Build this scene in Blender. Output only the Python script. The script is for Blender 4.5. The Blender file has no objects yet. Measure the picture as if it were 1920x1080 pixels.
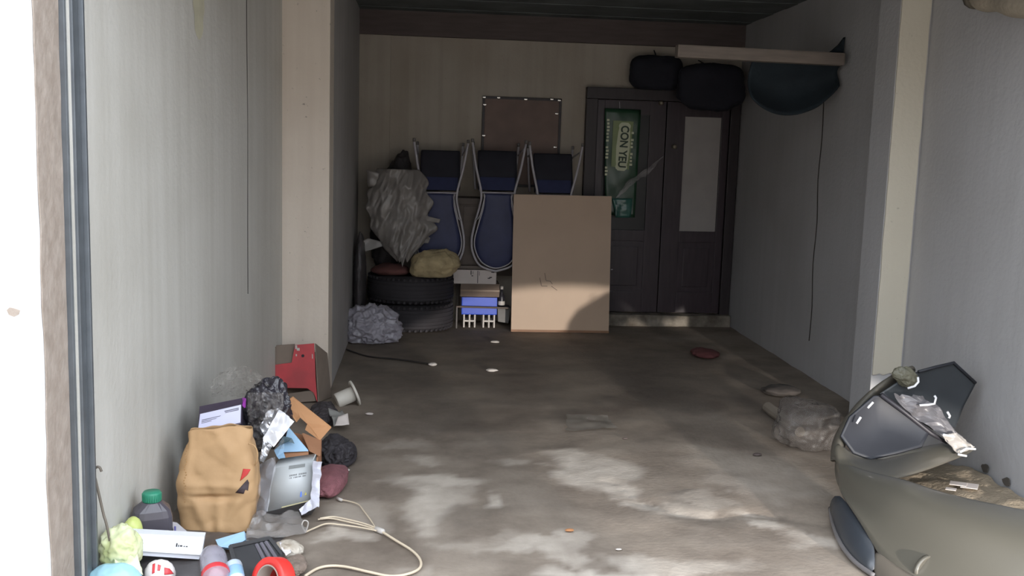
import bpy, bmesh, math, random
from mathutils import Vector, Matrix, Euler, noise
random.seed(4)
S = bpy.context.scene
COL = S.collection
V = Vector
# ------------------------------------------------------------------ camera
F_PX, CAM_H = 1900.0, 1.55
PITCH, YAW, ROLL = math.radians(7.78), math.radians(5.3), math.radians(1.78)
CAM_M = Matrix.Rotation(-YAW, 3, 'Z') @ Matrix.Rotation(math.pi/2-PITCH, 3, 'X') @ Matrix.Rotation(ROLL, 3, 'Z')
cam_d = bpy.data.cameras.new('camera'); cam = bpy.data.objects.new('camera', cam_d); COL.objects.link(cam)
cam.matrix_world = Matrix.Translation((0, 0, CAM_H)) @ CAM_M.to_4x4()
cam_d.sensor_width = 36; cam_d.lens = 36*F_PX/1920; cam_d.clip_start = .05; cam_d.clip_end = 200
S.camera = cam
# ------------------------------------------------------------------ light
S.view_settings.view_transform = 'Standard'; S.view_settings.look = 'None'
S.view_settings.gamma = 1; S.view_settings.use_curve_mapping = False
S.view_settings.exposure = 0.33
w = bpy.data.worlds.new('overcast_sky'); S.world = w; w.use_nodes = True
bg = w.node_tree.nodes['Background']; bg.inputs['Color'].default_value = (.88, .95, 1.04, 1); bg.inputs['Strength'].default_value = 3.4
# low glint of daylight thrown in from a parked car outside, behind and right of the camera
sp_d = bpy.data.lights.new('car_glint', 'SPOT'); sp = bpy.data.objects.new('car_glint', sp_d); COL.objects.link(sp)
sp.location = (2.93, -2.0, .64); sp_d.energy = 2500; sp_d.color = (1, .93, .85); sp_d.shadow_soft_size = .05
sp_d.spot_size = math.radians(30); sp_d.spot_blend = .035
sp['kind'] = 'helper'
tgt = V((1.28, 8.55, -2.45)); sp.rotation_euler = (tgt-sp.location).to_track_quat('-Z', 'Y').to_euler()

# ------------------------------------------------------------------ helpers
def ray(x, y): return CAM_M @ V(((x-960)/F_PX, (540-y)/F_PX, -1))
def at(x, y, Y): d = ray(x, y); return V((0, 0, CAM_H)) + d*(Y/d.y)
def fl(x, y, z=0.0): d = ray(x, y); return V((0, 0, CAM_H)) + d*((z-CAM_H)/d.z)
def lin(c): c /= 255.0; return c/12.92 if c <= .04045 else ((c+.055)/1.055)**2.4
def rgb(r, g, b): return (lin(r), lin(g), lin(b), 1)
ORG = {}
def obj(name, bm, mat, parent=None, smooth=False, solid=0, sub=0, angle=None):
    me = bpy.data.meshes.new(name)
    if not bm.verts: raise ValueError(name)
    if parent is None:
        lo = V((min(v.co.x for v in bm.verts), min(v.co.y for v in bm.verts), min(v.co.z for v in bm.verts)))
        hi = V((max(v.co.x for v in bm.verts), max(v.co.y for v in bm.verts), 0))
        org = V(((lo.x+hi.x)/2, (lo.y+hi.y)/2, lo.z))
    else: org = ORG[parent.name]
    bmesh.ops.translate(bm, verts=bm.verts, vec=-org)
    bm.to_mesh(me); bm.free()
    if smooth: me.polygons.foreach_set('use_smooth', [True]*len(me.polygons))
    o = bpy.data.objects.new(name, me); COL.objects.link(o); ORG[o.name] = org
    for m in (mat if isinstance(mat, (list, tuple)) else [mat]): me.materials.append(m)
    if parent is None: o.location = org
    else: o.parent = parent
    if sub: m = o.modifiers.new('s', 'SUBSURF'); m.levels = sub; m.render_levels = sub
    if solid: m = o.modifiers.new('t', 'SOLIDIFY'); m.thickness = solid; m.offset = 0
    return o
def tag(o, label, cat, group=None):
    o['label'] = label; o['category'] = cat
    if group: o['group'] = group
    return o
def thing(name, label, cat, loc, group=None):
    o = bpy.data.objects.new(name, None); COL.objects.link(o); o.location = loc; o.empty_display_size = .1
    ORG[o.name] = V(loc); return tag(o, label, cat, group)
def struct(o): o['kind'] = 'structure'; return o
def B(): return bmesh.new()
def cell(bm, c, size, R=None, bev=0):
    r = bmesh.ops.create_cube(bm, size=1)
    M = Matrix.Translation(V(c)) @ (R.to_4x4() if R else Matrix.Identity(4)) @ Matrix.Diagonal((*size, 1))
    bmesh.ops.transform(bm, verts=r['verts'], matrix=M)
    if bev:
        es = list({e for v in r['verts'] for e in v.link_edges})
        bmesh.ops.bevel(bm, geom=es, offset=bev, segments=2, affect='EDGES', profile=.7)
    return bm
def box(bm, x0, x1, y0, y1, z0, z1, bev=0):
    return cell(bm, ((x0+x1)/2, (y0+y1)/2, (z0+z1)/2), (x1-x0, y1-y0, z1-z0), None, bev)
def hull8(bm, fr, d):
    "box from a four-cornered front face and a depth vector (or four back corners)"
    bk = [p+d for p in fr] if isinstance(d, Vector) else d
    a = [bm.verts.new(p) for p in fr]; b = [bm.verts.new(p) for p in bk]; n = len(fr)
    bm.faces.new(a); bm.faces.new(b[::-1])
    for i in range(n): bm.faces.new((a[i], b[i], b[(i+1) % n], a[(i+1) % n]))
    bmesh.ops.recalc_face_normals(bm, faces=bm.faces)
    return bm
def smoothpath(pts, k=6, closed=False):
    out = []; n = len(pts)
    for i in range(n if closed else n-1):
        g = lambda j: V(pts[j % n]) if closed else V(pts[max(0, min(n-1, j))])
        a, b, c, d = g(i-1), g(i), g(i+1), g(i+2)
        for s in range(k):
            t = s/k
            out.append(.5*((2*b)+(c-a)*t+(2*a-5*b+4*c-d)*t*t+(3*b-a-3*c+d)*t**3))
    if not closed: out.append(V(pts[-1]))
    return out
def tube(bm, pts, r, n=8, closed=False):
    pts = [V(p) for p in pts]; N = len(pts); rings = []; up = None
    for i, p in enumerate(pts):
        if closed: t = (pts[(i+1) % N]-pts[i-1]).normalized()
        else: t = (pts[min(i+1, N-1)]-pts[max(i-1, 0)]).normalized()
        if up is None: up = t.orthogonal().normalized()
        up = (up-t*up.dot(t)); up = up.normalized() if up.length > 1e-6 else t.orthogonal().normalized()
        s = t.cross(up); rr = r[i] if isinstance(r, (list, tuple)) else r
        rings.append([bm.verts.new(p+(up*math.cos(a)+s*math.sin(a))*rr) for a in [2*math.pi*k/n for k in range(n)]])
    for i in range(N if closed else N-1):
        A, Bq = rings[i], rings[(i+1) % N]
        for k in range(n): bm.faces.new((A[k], A[(k+1) % n], Bq[(k+1) % n], Bq[k]))
    if not closed: bm.faces.new(rings[0][::-1]); bm.faces.new(rings[-1])
    return bm
def lathe(bm, prof, c, R=None, n=24, sx=1, sy=1):
    R = R or Matrix.Identity(3); rings = []
    for r, z in prof:
        rings.append([bm.verts.new(V(c)+R@V((r*sx*math.cos(a), r*sy*math.sin(a), z))) for a in [2*math.pi*k/n for k in range(n)]])
    for A, Bq in zip(rings, rings[1:]):
        for k in range(n): bm.faces.new((A[k], A[(k+1) % n], Bq[(k+1) % n], Bq[k]))
    if prof[0][0] > 1e-4: bm.faces.new(rings[0][::-1])
    if prof[-1][0] > 1e-4: bm.faces.new(rings[-1])
    bmesh.ops.remove_doubles(bm, verts=bm.verts, dist=1e-5)
    bmesh.ops.recalc_face_normals(bm, faces=bm.faces)
    return bm
def facet(p, seed):
    "crease-like noise: ridges between flat folds"
    q = p+V((seed*3.1, seed*1.7, -seed*2.3))
    d, _ = noise.voronoi(q, distance_metric='DISTANCE')
    return (d[1]-d[0]), noise.noise(q*1.3)
def crumple(bm, c, rad, seed, amp=.25, freq=7, sub=4, flat=None, R=None, sq=1):
    "a crumpled closed lump; flat clips the underside"
    R = R or Matrix.Identity(3)
    r = bmesh.ops.create_icosphere(bm, subdivisions=sub, radius=1)
    for v in r['verts']:
        n = v.co.normalized()
        if sq != 1:
            k = (abs(n.x)**sq+abs(n.y)**sq+abs(n.z)**sq)**(1/sq); n = n/k
        p = V((n.x*rad[0], n.y*rad[1], n.z*rad[2]))
        a, b = facet(p*freq, seed); b2 = noise.noise(p*freq*2.6+V((seed, 0, 0)))
        a = .7-a; a2, b3 = facet(p*freq*2.2, seed+4); a3, b4 = facet(p*freq*4.3, seed+9)
        p = p*(1+amp*(.8*(a-.35)+.6*b+.3*b2+-.6*(a2-.3)-.35*(a3-.3)))
        v.co = V(c)+R@p
        if flat is not None and v.co.z < flat: v.co.z = flat+.002*random.random()
    return bm
def sheet(bm, fn, nu, nv):
    g = [[bm.verts.new(fn(i/nu, j/nv)) for j in range(nv+1)] for i in range(nu+1)]
    for i in range(nu):
        for j in range(nv): bm.faces.new((g[i][j], g[i+1][j], g[i+1][j+1], g[i][j+1]))
    return bm
def quadsheet(bm, c4, nu=14, nv=14, amp=.02, freq=9, seed=1, rag=0):
    "crumpled sheet between four corners a,b,c,d"
    a, b, c, d = [V(p) for p in c4]; n = (b-a).cross(d-a).normalized()
    def fn(u, v):
        if rag:
            u += rag*noise.noise(V((v*6, seed, 0)))*(1 if u > .5 else -1)*(abs(u-.5)*2); v += rag*noise.noise(V((u*6, seed, 9)))*(1 if v > .5 else -1)*(abs(v-.5)*2)
        p = a*(1-u)*(1-v)+b*u*(1-v)+c*u*v+d*(1-u)*v
        f1, f2 = facet(p*freq, seed)
        return p+n*amp*(1.4*(f1-.3)+f2)
    return sheet(bm, fn, nu, nv)
def polyplate(bm, pts, d):
    return hull8(bm, [V(p) for p in pts], V(d))
def text_bm(txt, size, M, extr=.0008):
    cu = bpy.data.curves.new('t', 'FONT'); cu.body = txt; cu.size = size; cu.extrude = extr; cu.align_x = 'CENTER'; cu.align_y = 'CENTER'
    cu.offset = size*.03
    o = bpy.data.objects.new('t', cu); COL.objects.link(o)
    me = bpy.data.meshes.new_from_object(o.evaluated_get(bpy.context.evaluated_depsgraph_get()))
    bm = B(); bm.from_mesh(me); bpy.data.objects.remove(o); bpy.data.curves.remove(cu); bpy.data.meshes.remove(me)
    bmesh.ops.transform(bm, verts=bm.verts, matrix=M); return bm

# ------------------------------------------------------------------ materials
def mat(name, col, rough=.6, metal=0, var=.12, scale=6, col2=None, bump=0, bscale=60, stretch=(1, 1, 1), coat=0, alpha=1, spec=.5, trans=0, lo=.35, hi=.7):
    m = bpy.data.materials.new(name); m.use_nodes = True; nt = m.node_tree; N, L = nt.nodes, nt.links
    p = N['Principled BSDF']; out = N['Material Output']
    p.inputs['Roughness'].default_value = rough; p.inputs['Metallic'].default_value = metal
    p.inputs['Specular IOR Level'].default_value = spec
    p.inputs['Coat Weight'].default_value = coat; p.inputs['Coat Roughness'].default_value = .15
    tc = N.new('ShaderNodeTexCoord'); mp = N.new('ShaderNodeMapping'); mp.inputs['Scale'].default_value = stretch
    L.new(tc.outputs['Object'], mp.inputs['Vector'])
    nz = N.new('ShaderNodeTexNoise'); nz.inputs['Scale'].default_value = scale; nz.inputs['Detail'].default_value = 6
    L.new(mp.outputs[0], nz.inputs['Vector'])
    rp = N.new('ShaderNodeValToRGB'); rp.color_ramp.elements[0].position = lo; rp.color_ramp.elements[1].position = hi
    c2 = col2 or tuple(c*(1-var*2) for c in col[:3])+(1,)
    rp.color_ramp.elements[0].color = c2; rp.color_ramp.elements[1].color = col
    L.new(nz.outputs['Fac'], rp.inputs['Fac']); L.new(rp.outputs[0], p.inputs['Base Color'])
    if bump:
        n2 = N.new('ShaderNodeTexNoise'); n2.inputs['Scale'].default_value = bscale; n2.inputs['Detail'].default_value = 4
        L.new(tc.outputs['Object'], n2.inputs['Vector'])
        b = N.new('ShaderNodeBump'); b.inputs['Strength'].default_value = bump; b.inputs['Distance'].default_value = .01
        L.new(n2.outputs['Fac'], b.inputs['Height']); L.new(b.outputs[0], p.inputs['Normal'])
    if alpha < 1:
        t = N.new('ShaderNodeBsdfTransparent'); mx = N.new('ShaderNodeMixShader'); mx.inputs[0].default_value = alpha
        L.new(t.outputs[0], mx.inputs[1]); L.new(p.outputs[0], mx.inputs[2]); L.new(mx.outputs[0], out.inputs['Surface'])
    return m
def plaster(name, col, dirt, streak=0.35, spots=0.0, blot=None):
    "painted plaster: vertical run marks, blotches, dark mould flecks"
    m = bpy.data.materials.new(name); m.use_nodes = True; nt = m.node_tree; N, L = nt.nodes, nt.links
    p = N['Principled BSDF']; p.inputs['Roughness'].default_value = .75; p.inputs['Specular IOR Level'].default_value = .25
    tc = N.new('ShaderNodeTexCoord')
    def nz(scale, st, det=5):
        mp = N.new('ShaderNodeMapping'); mp.inputs['Scale'].default_value = st; L.new(tc.outputs['Object'], mp.inputs['Vector'])
        n = N.new('ShaderNodeTexNoise'); n.inputs['Scale'].default_value = scale; n.inputs['Detail'].default_value = det
        L.new(mp.outputs[0], n.inputs['Vector']); return n.outputs['Fac']
    def ramp(s, a, b):
        r = N.new('ShaderNodeMapRange'); r.inputs[1].default_value = a; r.inputs[2].default_value = b; L.new(s, r.inputs[0]); return r.outputs[0]
    def mix(f, A, Bc, k):
        mu = N.new('ShaderNodeMath'); mu.operation = 'MULTIPLY'; mu.inputs[1].default_value = k; L.new(f, mu.inputs[0])
        x = N.new('ShaderNodeMix'); x.data_type = 'RGBA'; L.new(mu.outputs[0], x.inputs[0])
        for s, c in ((6, A), (7, Bc)):
            if isinstance(c, tuple): x.inputs[s].default_value = c
            else: L.new(c, x.inputs[s])
        return x.outputs[2]
    c = mix(ramp(nz(13, (1, 1, .04)), .4, .7), col, dirt, streak)
    c = mix(ramp(nz(1.3, (1, 1, 1)), .42, .68), c, blot or dirt, .35)
    if spots: c = mix(ramp(nz(38, (1, 1, 1), 3), .70, .78), c, rgb(45, 42, 38), spots)
    L.new(c, p.inputs['Base Color'])
    b = N.new('ShaderNodeBump'); b.inputs['Strength'].default_value = .25; b.inputs['Distance'].default_value = .01
    L.new(nz(40, (1, 1, 1)), b.inputs['Height']); L.new(b.outputs[0], p.inputs['Normal'])
    return m
M_white = mat('white_paint', rgb(240, 240, 240), .7, var=.03, bump=.2, bscale=25)
M_left = plaster('grey_green_plaster', rgb(199, 197, 191), rgb(160, 156, 146), .26)
M_right = plaster('grey_plaster', rgb(174, 173, 174), rgb(146, 143, 142), .15, blot=rgb(152, 150, 148))
M_inner = plaster('dim_plaster', rgb(180, 177, 175), rgb(140, 136, 132), .2, .3)
M_back = plaster('stained_plaster', rgb(176, 168, 156), rgb(138, 128, 114), .25, .2, rgb(134, 116, 98))
M_beige = plaster('beige_plaster', rgb(214, 203, 190), rgb(186, 172, 158), .3, .55)
M_strip = plaster('cream_plaster', rgb(196, 190, 175), rgb(190, 184, 168), .3, .25)
M_reveal = mat('chipped_brown_paint', rgb(176, 164, 154), .8, col2=rgb(156, 143, 132), scale=14, bump=.4, bscale=40)
M_track = mat('grey_steel', rgb(120, 126, 132), .45, .5, scale=10)
M_ceil = mat('dark_boards', rgb(104, 110, 110), .8, scale=3, var=.2)
M_fascia = mat('dark_brown_timber', rgb(92, 80, 77), .7, scale=4, stretch=(1, 8, 8))
M_door = mat('dark_door_timber', rgb(60, 48, 54), .42, scale=5, stretch=(8, 8, 1), var=.15)
M_doorf = mat('dark_frame_timber', rgb(50, 41, 44), .5, scale=5, stretch=(8, 8, 1), var=.15)
M_frost = mat('frosted_glass', rgb(166, 160, 156), .5, var=.05)
M_darkglass = mat('dark_glass', rgb(26, 26, 27), .35)
M_step = mat('worn_concrete', rgb(150, 142, 130), .9, col2=rgb(92, 84, 74), scale=9, bump=.4)
# floor: bare slab with a painted-on powder layer and dark shade patches held in a colour attribute
def floor_mat():
    m = bpy.data.materials.new('stained_concrete'); m.use_nodes = True; nt = m.node_tree; N, L = nt.nodes, nt.links
    p = N['Principled BSDF']; p.inputs['Roughness'].default_value = .78; p.inputs['Specular IOR Level'].default_value = .3
    a = N.new('ShaderNodeVertexColor'); a.layer_name = 'powder_shade'
    tc = N.new('ShaderNodeTexCoord')
    n = N.new('ShaderNodeTexNoise'); n.inputs['Scale'].default_value = 2.2; n.inputs['Detail'].default_value = 9; n.inputs['Roughness'].default_value = .65
    L.new(tc.outputs['Object'], n.inputs['Vector'])
    r = N.new('ShaderNodeValToRGB'); r.color_ramp.elements[0].position = .33; r.color_ramp.elements[1].position = .7
    r.color_ramp.elements[0].color = rgb(112, 101, 91); r.color_ramp.elements[1].color = rgb(150, 138, 125); L.new(n.outputs['Fac'], r.inputs['Fac'])
    sx = N.new('ShaderNodeSeparateColor'); L.new(a.outputs['Color'], sx.inputs[0])
    x = N.new('ShaderNodeMix'); x.data_type = 'RGBA'; L.new(sx.outputs[0], x.inputs[0]); L.new(r.outputs[0], x.inputs[6]); x.inputs[7].default_value = rgb(206, 196, 184)
    y = N.new('ShaderNodeMix'); y.data_type = 'RGBA'; L.new(sx.outputs[1], y.inputs[0]); L.new(x.outputs[2], y.inputs[6]); y.inputs[7].default_value = rgb(62, 55, 50)
    L.new(y.outputs[2], p.inputs['Base Color'])
    n2 = N.new('ShaderNodeTexNoise'); n2.inputs['Scale'].default_value = 45; n2.inputs['Detail'].default_value = 6; L.new(tc.outputs['Object'], n2.inputs['Vector'])
    b = N.new('ShaderNodeBump'); b.inputs['Strength'].default_value = .3; b.inputs['Distance'].default_value = .008; L.new(n2.outputs['Fac'], b.inputs['Height']); L.new(b.outputs[0], p.inputs['Normal'])
    return m
M_floor = floor_mat()

# ------------------------------------------------------------------ the room
YF, YB = 3.3, 9.1                        # front and back of the garage
LX0, LX1, YP = -1.09, -.83, 6.22         # left wall splays from the front to the pillar
def wallx(Y): return LX1+(YP-Y)*(LX0-LX1)/(YP-YF-.04)
RX = 2.76
def blobs():
    L = []
    for (x, y, rx, ry, s) in ((820, 905, 95, 16, .8), (810, 950, 55, 40, .75), (835, 930, 45, 25, .5), (942, 943, 24, 11, .8), (800, 858, 40, 9, .45), (1105, 880, 75, 32, .75),
        (1065, 855, 45, 16, .6), (1170, 915, 40, 22, .7), (1215, 948, 60, 10, .6), (1300, 935, 55, 14, .35), (1400, 955, 50, 10, .5), (990, 1025, 90, 14, .7), (1060, 1030, 40, 14, .5),
        (1130, 1075, 120, 26, .85), (1250, 1070, 150, 20, .5), (650, 990, 36, 12, .7), (665, 960, 60, 20, .35), (740, 830, 60, 10, .3), (960, 865, 40, 10, .4), (900, 1010, 60, 14, .25),
        (1430, 985, 60, 10, .6), (1390, 870, 110, 28, .22), (1500, 900, 60, 30, .25), (1520, 1010, 60, 16, .5), (830, 1075, 80, 10, .3), (720, 905, 30, 10, .3), (1420, 910, 90, 25, .25)):
        c = fl(x, y); L.append((c.x, c.y, rx*c.y/F_PX, abs(fl(x, y-ry).y-fl(x, y+ry).y)/2, s))
    D = []  # darker blobs; the broad ones paint the shadow over the middle and right floor
    for (x, y, rx, ry, s) in ((1080, 700, 420, 60, .32), (1250, 745, 170, 26, .5), (1180, 740, 60, 12, .7), (950, 650, 340, 30, .25), (850, 790, 160, 26, .35), (1480, 760, 130, 50, .5),
        (1010, 770, 260, 22, .4), (1270, 805, 180, 20, .2), (1290, 925, 30, 5, .5), (1330, 960, 60, 5, .35), (1440, 952, 45, 5, .45), (1000, 830, 90, 12, .3), (900, 960, 70, 18, .25)):
        c = fl(x, y); D.append((c.x, c.y, rx*c.y/F_PX, abs(fl(x, y-ry).y-fl(x, y+ry).y)/2, s))
    return L, D
def make_floor():
    L, D = blobs(); x0, x1, y0, y1 = -1.3, 2.95, 3.0, 9.3; st = .026
    nx, ny = int((x1-x0)/st), int((y1-y0)/st); vs, col, fs = [], [], []
    crack = [fl(*p) for p in ((1150, 905), (1215, 945), (1275, 965), (1340, 972), (1420, 962), (1480, 972), (1560, 985))]
    for j in range(ny+1):
        for i in range(nx+1):
            x, y = x0+(x1-x0)*i/nx, y0+(y1-y0)*j/ny
            q = V((x, y, 0)); n1 = noise.fractal(q*3.2, 1, 2, 4); n2 = noise.fractal(q*3.2+V((9, 4, 2)), 1, 2, 4); n3 = noise.fractal(q*11, 1, 2, 3)
            wx, wy = x+.11*n1+.02*n3, y+.2*n2+.03*n3
            def s(lst):
                t = 0
                for cx, cy, rx, ry, k in lst:
                    d = ((wx-cx)/rx)**2+((wy-cy)/ry)**2
                    if d < 2.2: t = max(t, k*min(1, max(0, (1.5-d)/1.1)))
                return t
            a = s(L)*(.8+.35*n3)+max(0, .12*n1); b = s(D)*(.85+.3*n1)
            z = -.004+.004*n1
            for A, Bq in zip(crack, crack[1:]):
                ab = Bq-A; t = max(0, min(1, (q-A).dot(ab)/ab.length_squared)); dd = (q-A-ab*t).length
                if dd < .1: z -= .012*(1-dd/.1)*(1 if y > (A+ab*t).y else .4)
            vs.append((x, y, z)); col.append((max(0, min(1, a)), max(0, min(1, b)), 0, 1))
    for j in range(ny):
        for i in range(nx):
            k = j*(nx+1)+i; fs.append((k, k+1, k+nx+2, k+nx+1))
    k = len(vs)                                   # the yard around it
    X0, X1, Y0, Y1 = -30, 30, -40, 9.3
    for p in ((X0, Y0), (X1, Y0), (X1, y0), (X0, y0), (x0, y0), (x1, y0), (X0, Y1), (x0, Y1), (x1, Y1), (X1, Y1)): vs.append((*p, -.004)); col.append((.35, 0, 0, 1))
    fs += [(k, k+1, k+2, k+5, k+4, k+3), (k+3, k+4, k+7, k+6), (k+5, k+2, k+9, k+8)]
    me = bpy.data.meshes.new('floor'); me.from_pydata(vs, [], fs)
    ca = me.color_attributes.new('powder_shade', 'FLOAT_COLOR', 'POINT'); ca.data.foreach_set('color', [c for r in col for c in r])
    me.polygons.foreach_set('use_smooth', [True]*len(me.polygons)); me.materials.append(M_floor)
    o = bpy.data.objects.new('floor', me); COL.objects.link(o); struct(o)
make_floor()
def wall(name, plan, z0, z1, m):
    bm = B(); hull8(bm, [V((x, y, z0)) for x, y in plan], V((0, 0, z1-z0))); return struct(obj(name, bm, m))
CZ = 2.73
wall('wall_left', [(LX0, YF+.02), (LX1, YP), (LX1-.3, YP), (LX0-.3, YF+.02)], -.05, CZ, M_left)
wall('wall_left_inner', [(-.55, YP+.28), (-.55, YB), (-1.1, YB), (-1.1, YP), (-.83, YP), (-.83, YP+.28)], -.05, CZ, M_inner)
wall('wall_back', [(-1.1, YB), (3.2, YB), (3.2, YB+.2), (-1.1, YB+.2)], -.05, CZ, M_back)
wall('wall_right', [(RX, YF), (RX+.02, 5.5), (RX+.02, 5.75), (2.79, 6.0), (2.86, YB), (3.2, YB), (3.2, YF)], -.05, CZ, M_right)
# front walls and lintel around the opening (only the left jamb shows)
bm = B(); box(bm, -5, -1.12, 3.08, YF, -.05, 3.4, .0)
bmesh.ops.subdivide_edges(bm, edges=bm.edges, cuts=1)
o = struct(obj('wall_front', bm, M_white))
bm = B(); box(bm, 2.76, 6, 3.08, YF, -.05, 3.4); struct(obj('wall_front', bm, M_white))
bm = B(); box(bm, -1.12, 2.76, 3.08, YF, 2.62, 3.4); struct(obj('wall_front', bm, M_white))
# worn brown reveal with an uneven chipped front edge
def reveal(u, v):
    z = -.02+2.66*v; k = noise.noise(V((z*3, 1, 0)))+.5*noise.noise(V((z*9, 4, 0)))
    return V((-1.117+.002*noise.noise(V((u*4, z*8, 3))), 3.10+.018*k*(1-u)+(YF-3.10)*u, z))
bm = B(); sheet(bm, reveal, 8, 90); struct(obj('trim_1', bm, M_reveal, solid=.004))
# chipped hole in the white paint of the front wall
bm = B(); p = V((-1.20, 3.079, 1.03))
bm.faces.new([bm.verts.new(p+V((x, 0, z))) for x, z in ((-.012, .004), (-.004, .012), (.008, .010), (.026, .004), (.022, -.008), (.008, -.016), (-.006, -.01))])
struct(obj('trim_2', bm, M_reveal, solid=.004))
# steel roller track just inside the jamb: two rails and the slot between
for k, (a, b, y0, y1) in enumerate(((-1.125, -1.098, YF+.002, YF+.02), (-1.10, -1.08, YF+.022, YF+.07), (-1.092, -1.065, YF+.075, YF+.09))):
    bm = B(); box(bm, a, b, y0, y1, 0, 2.7, .003); struct(obj('trim_%d' % (3+k), bm, M_track))
# added wall across the lane, out of view, to hide low sky from the garage
bm = B(); box(bm, -22, 22, -10.5, -9.5, -.05, 5.3); struct(obj('wall_sky_blocker', bm, mat('blocker_render', rgb(196, 190, 184), .8)))
# pillars
bm = B(); box(bm, -.9, -.55, YP, YP+.28, -.05, CZ, .006); struct(obj('trim_6', bm, M_beige))
bm = B(); box(bm, 2.60, 2.85, 5.5, 5.76, -.05, CZ, .005); struct(obj('trim_7', bm, M_right))
def strip(u, v):
    z = .34+(CZ-.34)*v
    if v == 0: z += .02*noise.noise(V((u*7, 2, 0)))-.015*abs(u-.5)
    return V((2.603+u*.165+.004*noise.noise(V((z*6, u*9, 1))), 5.494, z))
bm = B(); sheet(bm, strip, 8, 60); struct(obj('trim_8', bm, M_strip, solid=.01))
# ceiling of dark boards under a roof slab, fascia beam on the back wall
bm = B(); box(bm, -1.5, 3.2, YF, YB+.2, CZ, CZ+.2); c0 = struct(obj('ceiling', bm, M_ceil))
y = YF+.05; k = 0
while y < YB-.05:
    bm = B(); y2 = min(y+.29, YB); box(bm, -1.0, 2.9, y, y2-.012, CZ-.018-.004*(k % 2), CZ+.002, .003); obj('plank', bm, M_ceil, c0); y += .29; k += 1
bm = B(); box(bm, -.56, 2.9, YB-.07, YB, 2.50, 2.712, .006); struct(obj('trim_9', bm, M_fascia))
# plaster upright in the back left corner
bm = B(); box(bm, -.56, -.28, YB-.03, YB, 0, 2.5, .004); struct(obj('trim_10', bm, M_back))
# hairline crack running down the inner right wall
cr = [V((2.858-.07*(9.1-y)/3.1-.0005, y, z)) for y, z in ((7.02, 1.98), (7.0, 1.7), (7.02, 1.4), (6.98, 1.1), (7.0, .8), (6.96, .5), (6.97, .25))]
bm = B(); tube(bm, smoothpath(cr, 3), .004, 4); struct(obj('trim_11', bm, mat('crack_dark', rgb(60, 56, 52), .9)))

# door in the back wall: dark double door with two glazed panels
dr = B(); DX0, DX1, DZ0, DZ1 = 1.45, 2.85, .1, 2.12
for a in ((DX0, DX0+.1, DZ0, DZ1-.101), (DX1-.09, DX1, DZ0, DZ1-.101), (DX0, DX1, DZ1-.1, DZ1)): box(dr, a[0], a[1], YB-.09, YB, a[2], a[3], .006)
door = struct(obj('door_1', dr, M_doorf)); door['label'] = 'dark timber double door'
for (x0, x1, g0, g1) in ((1.555, 2.175, 1.62, 2.03), (2.185, 2.755, 2.35, 2.69)):
    lf = B(); yb, yf = YB-.02, YB-.065
    z0, z1, pz0, pz1 = .11, 2.015, .86, 1.89
    for (a, b, c, d) in ((x0, g0, z0, z1), (g1, x1, z0, z1), (g0, g1, pz1, z1), (g0, g1, z0, .30), (g0, g1, pz0-.1, pz0)): box(lf, a, b, yf, yb, c, d, .004)
    leaf = obj('door_leaf', lf, M_door, door)
    bm = B(); box(bm, g0, g1, yb-.015, yb-.005, pz0, pz1); obj('pane', bm, M_frost if x0 > 2 else M_darkglass, leaf)
    bm = B(); box(bm, g0+.0, g1-.0, yf+.012, yb, .30, pz0-.1); box(bm, g0+.05, g1-.05, yf+.004, yb, .35, pz0-.15, .006); obj('panel', bm, M_door, leaf)
    bm = B(); hx = x1-.06 if x0 < 2 else x0+.07
    lathe(bm, [(.0, .0), (.018, 0), (.018, .006), (.008, .012), (.008, .03), (.02, .036), (.022, .05), (.012, .058), (0, .06)], (hx, yf, 1.62 if x0 > 2 else 2.0), Matrix.Rotation(math.pi/2, 3, 'X'), 12)
    obj('knob', bm, mat('dull_brass', rgb(150, 140, 124), .4, .6), leaf, True)
# raised concrete step at the door
bm = B(); box(bm, 1.3, 2.85, YB-.16, YB, -.02, .1, .012)
bmesh.ops.subdivide_edges(bm, edges=[e for e in bm.edges if e.calc_length() > .5], cuts=30)
for v in bm.verts: v.co += V((0, .012*noise.noise(v.co*9), .008*noise.noise(v.co*8+V((3, 3, 3)))))
struct(obj('trim_12', bm, M_step))
#PART2

from mathutils.bvhtree import BVHTree
def bil(c, u, v): a, b, c_, d = [V(p) for p in c]; return a*(1-u)*(1-v)+b*u*(1-v)+c_*u*v+d*(1-u)*v
def marks(bm, corners, rects, off=.0015):
    "thin printed rectangles on a face with corners a(top left) b c d"
    n = (V(corners[1])-V(corners[0])).cross(V(corners[3])-V(corners[0])).normalized()
    if n.dot(V((0, 0, CAM_H))-V(corners[0])) < 0: n = -n
    for u0, u1, v0, v1 in rects:
        f = [bil(corners, u, v)+n*off for u, v in ((u0, v0), (u1, v0), (u1, v1), (u0, v1))]
        hull8(bm, f, -n*off*.8)
    return bm
def px4(*a): return [at(*p) for p in a]
R3 = lambda x=0, y=0, z=0: Euler((math.radians(x), math.radians(y), math.radians(z))).to_matrix()
M_ink = mat('black_ink', rgb(40, 38, 44), .6); M_inkgrey = mat('grey_ink', rgb(120, 118, 132), .6)

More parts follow.
